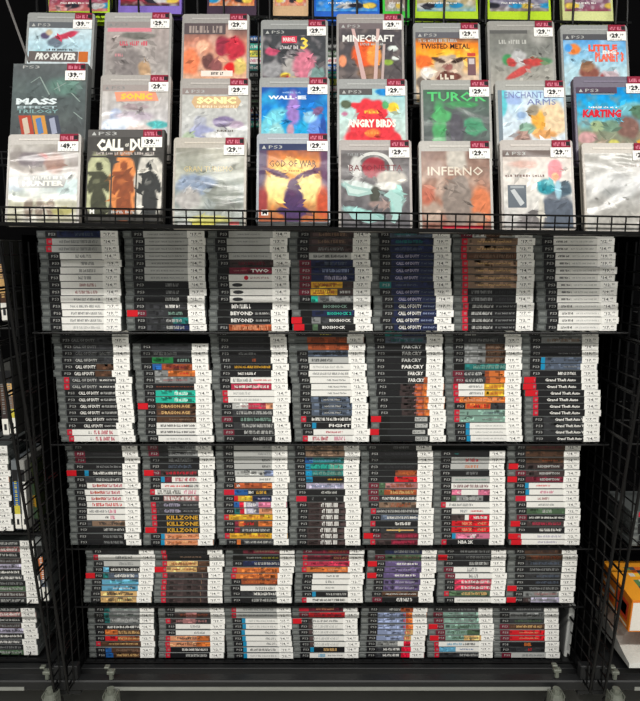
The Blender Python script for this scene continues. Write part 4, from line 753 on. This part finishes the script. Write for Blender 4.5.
# single upright cases in the left rack
def upright(px, pyb, D, col, sc, label, txt='w', hh=.171, yaw=0.0, sticker=True, lean=0.0, depth=.135, th=.0146, group='upright game cases in the left rack'):
    p = at(px, pyb, D)
    mb = MB(); mb.box(0, th, 0, depth, 0, hh, 'plastic', C4(col), .0012)
    o = mb.build('game_case', None, label=label, category='game case', group=group); o.location = p; o.rotation_euler = (0, lean, yaw)
    mb = MB(); segs = sc; n = len(segs); z = hh - .022; z0 = .002
    for i, c in enumerate(segs):
        za = z - (z - z0) * i / n; zb2 = z - (z - z0) * (i + 1) / n; mb.rectf(.0011, th - .0011, zb2, za, -.0004, 'print', C4(c))
    for q in range(14):
        zz = z - .03 - q * .0052; mb.rectf(th * .3, th * .7, zz, zz + .003 * (.6 + .4 * (q % 2)), -.0007, 'print', C4(txt))
    mb.build('spine_insert', o)
    if sticker:
        mb = MB(); mb.box(.0004, th - .0004, -.0012, -.0001, .004, .040, 'matte', C4((240, 238, 230)))
        mb.rectf(th * .3, th * .7, .014, .028, -.0014, 'matte', C4('K')); mb.build('price_sticker', o)
    return o
upright(2.5, 322, 1.345, (60, 60, 56), ['k', 'T', 'c', 'B', 'k'], 'upright game case with tan spine at the far left, upper shelf', 'c', lean=-.03)
upright(3.5, 436, 1.405, (56, 56, 54), ['k', 'B', 'B', 'd', 'l'], 'upright brown spined game case, left of the two on second left shelf', 'g', lean=-.02)
upright(10.5, 435, 1.405, (56, 56, 54), ['k', 'c', 'T', 'Y', 'd'], 'upright tan spined game case, right of the two on second left shelf', 'g', lean=-.02)
upright(16, 530, 1.43, (110, 116, 120), ['k', 'b', 'b', 'Y', 'n'], 'upright game case with blue and yellow spine, left rack', 'Y')
upright(23, 530, 1.43, (150, 150, 146), ['k', 'w', 'w', 'w', 'w'], 'upright white spined game case, left rack', 'g')
upright(34, 531, 1.46, (70, 80, 50), ['k', 'e', 'y', 'e', 'k'], 'upright dull green game case leaning by the wire panel, left rack', 'e', lean=-.05, sticker=False)
upright(44, 602, 1.48, (126, 130, 130), ['k', 'o', 'o', 'S', 'k'], 'upright orange and slate spined game case beside a stack, left rack', 'w', lean=-.07)
# clear case standing on end beside the bottom right stack
p = at(564, 657, 1.53)
mb = MB(); mb.box(0, .0146, 0, .135, 0, .150, 'plastic', C4((206, 208, 204)), .002); mb.box(-.0008, .0154, .004, .13, .004, .146, 'plastic', C4((150, 152, 150)), .001)
o = mb.build('empty_case', None, label='cloudy clear empty case standing on end beside the bottom right stack', category='empty case'); o.location = p; o.rotation_euler = (0, .05, -.06)
mb = MB(); mb.rectf(.004, .0106, .02, .12, -.0003, 'plastic', C4((170, 172, 170))); mb.build('spine_window', o)
# boxes in the right rack
def toy_box(px, py, D, w_, h_, d_, yaw):
    p = at(px, py, D); mb = MB(); mb.box(0, w_, 0, d_, 0, h_, 'sleeve', C4((226, 128, 34)), .001)
    o = mb.build('toy_box', None, label='orange cardboard box with white front panel in the right rack', category='box'); o.location = p; o.rotation_euler = (.10, 0, yaw)
    mb = MB(); mb.rectf(.003, w_, .004, h_ - .006, -.0006, 'matte', C4((236, 230, 220)))
    for k in range(5): mb.rectf(.03 + (k % 2) * .008, .045, .012 + k * .016, .020 + k * .016, -.0009, 'matte', C4('o'))
    mb.rectf(.07, .10, .03, .07, -.0009, 'matte', C4((226, 90, 40))); mb.build('front_panel', o)
    mb = MB()
    for y0_, y1_, z0_, z1_, c in ((.01, .155, .006, .012, (236, 220, 190)), (.012, .07, .02, .07, (214, 70, 40)), (.02, .06, .03, .06, (236, 226, 210)), (.085, .15, .02, .03, (214, 70, 40)), (.085, .15, .045, .055, (236, 226, 210))):
        mb.face([(-.0006, y1_, z0_), (-.0006, y0_, z0_), (-.0006, y0_, z1_), (-.0006, y1_, z1_)], 'matte', C4(c))
    mb.build('side_print', o)
    mb = MB(); nxx = 12
    for i in range(nxx):
        for j in range(nxx):
            c = random.choice([(236, 160, 40), (236, 160, 40), (70, 80, 90), (210, 210, 200), (90, 130, 80), (226, 110, 40), (240, 190, 60)]) if 2 < i < 11 and 2 < j < 10 else (236, 156, 40)
            x, y = w_ * i / nxx, d_ * j / nxx
            mb.face([(x, y, h_ + .0006), (x + w_ / nxx, y, h_ + .0006), (x + w_ / nxx, y + d_ / nxx, h_ + .0006), (x, y + d_ / nxx, h_ + .0006)], 'matte', C4(c))
    mb.build('lid_print', o, label='busy multicoloured print')
toy_box(628, 632, 1.43, .16, .088, .165, 0)
p = at(629, 668, 1.45); mb = MB()
w_, d_, n = .20, .22, 8
def sh(x, y): return .012 + .05 * (x / w_) * .5 + .03 * abs(math.sin(x * 40 + y * 18)) * (y / d_) + .035 * (y / d_)
for i in range(n):
    for j in range(n):
        x0_, x1_, y0_, y1_ = w_ * i / n, w_ * (i + 1) / n, d_ * j / n, d_ * (j + 1) / n
        mb.face([(x0_, y0_, sh(x0_, y0_)), (x1_, y0_, sh(x1_, y0_)), (x1_, y1_, sh(x1_, y1_)), (x0_, y1_, sh(x0_, y1_))], 'plastic', C4((206, 206, 198)))
for i in range(n):
    x0_, x1_ = w_ * i / n, w_ * (i + 1) / n
    mb.face([(x0_, 0, 0), (x1_, 0, 0), (x1_, 0, sh(x1_, 0)), (x0_, 0, sh(x0_, 0))], 'plastic', C4((222, 222, 216)))
    y0_, y1_ = d_ * i / n, d_ * (i + 1) / n
    mb.face([(0, y1_, 0), (0, y0_, 0), (0, y0_, sh(0, y0_)), (0, y1_, sh(0, y1_))], 'plastic', C4((206, 206, 200)))
mb.face([(0, 0, 0), (0, d_, 0), (w_, d_, 0), (w_, 0, 0)], 'plastic', C4((190, 190, 186)))
o = mb.build('plastic_pouch', None, label='crumpled whitish plastic pouch under the orange box in the right rack', category='pouch'); o.location = p

# ---------------------------------------------------------------- floor and back panel
mb = MB(); mb.box(-4, 4, -4.5, 3.0, -.05, 0, 'floor_tile'); o = mb.build('floor', None, kind='structure')
mb = MB(); mb.box(-4, 4, 1.84, 1.88, 0.02, 3.0, 'back_panel'); o = mb.build('wall_back', None, kind='structure')
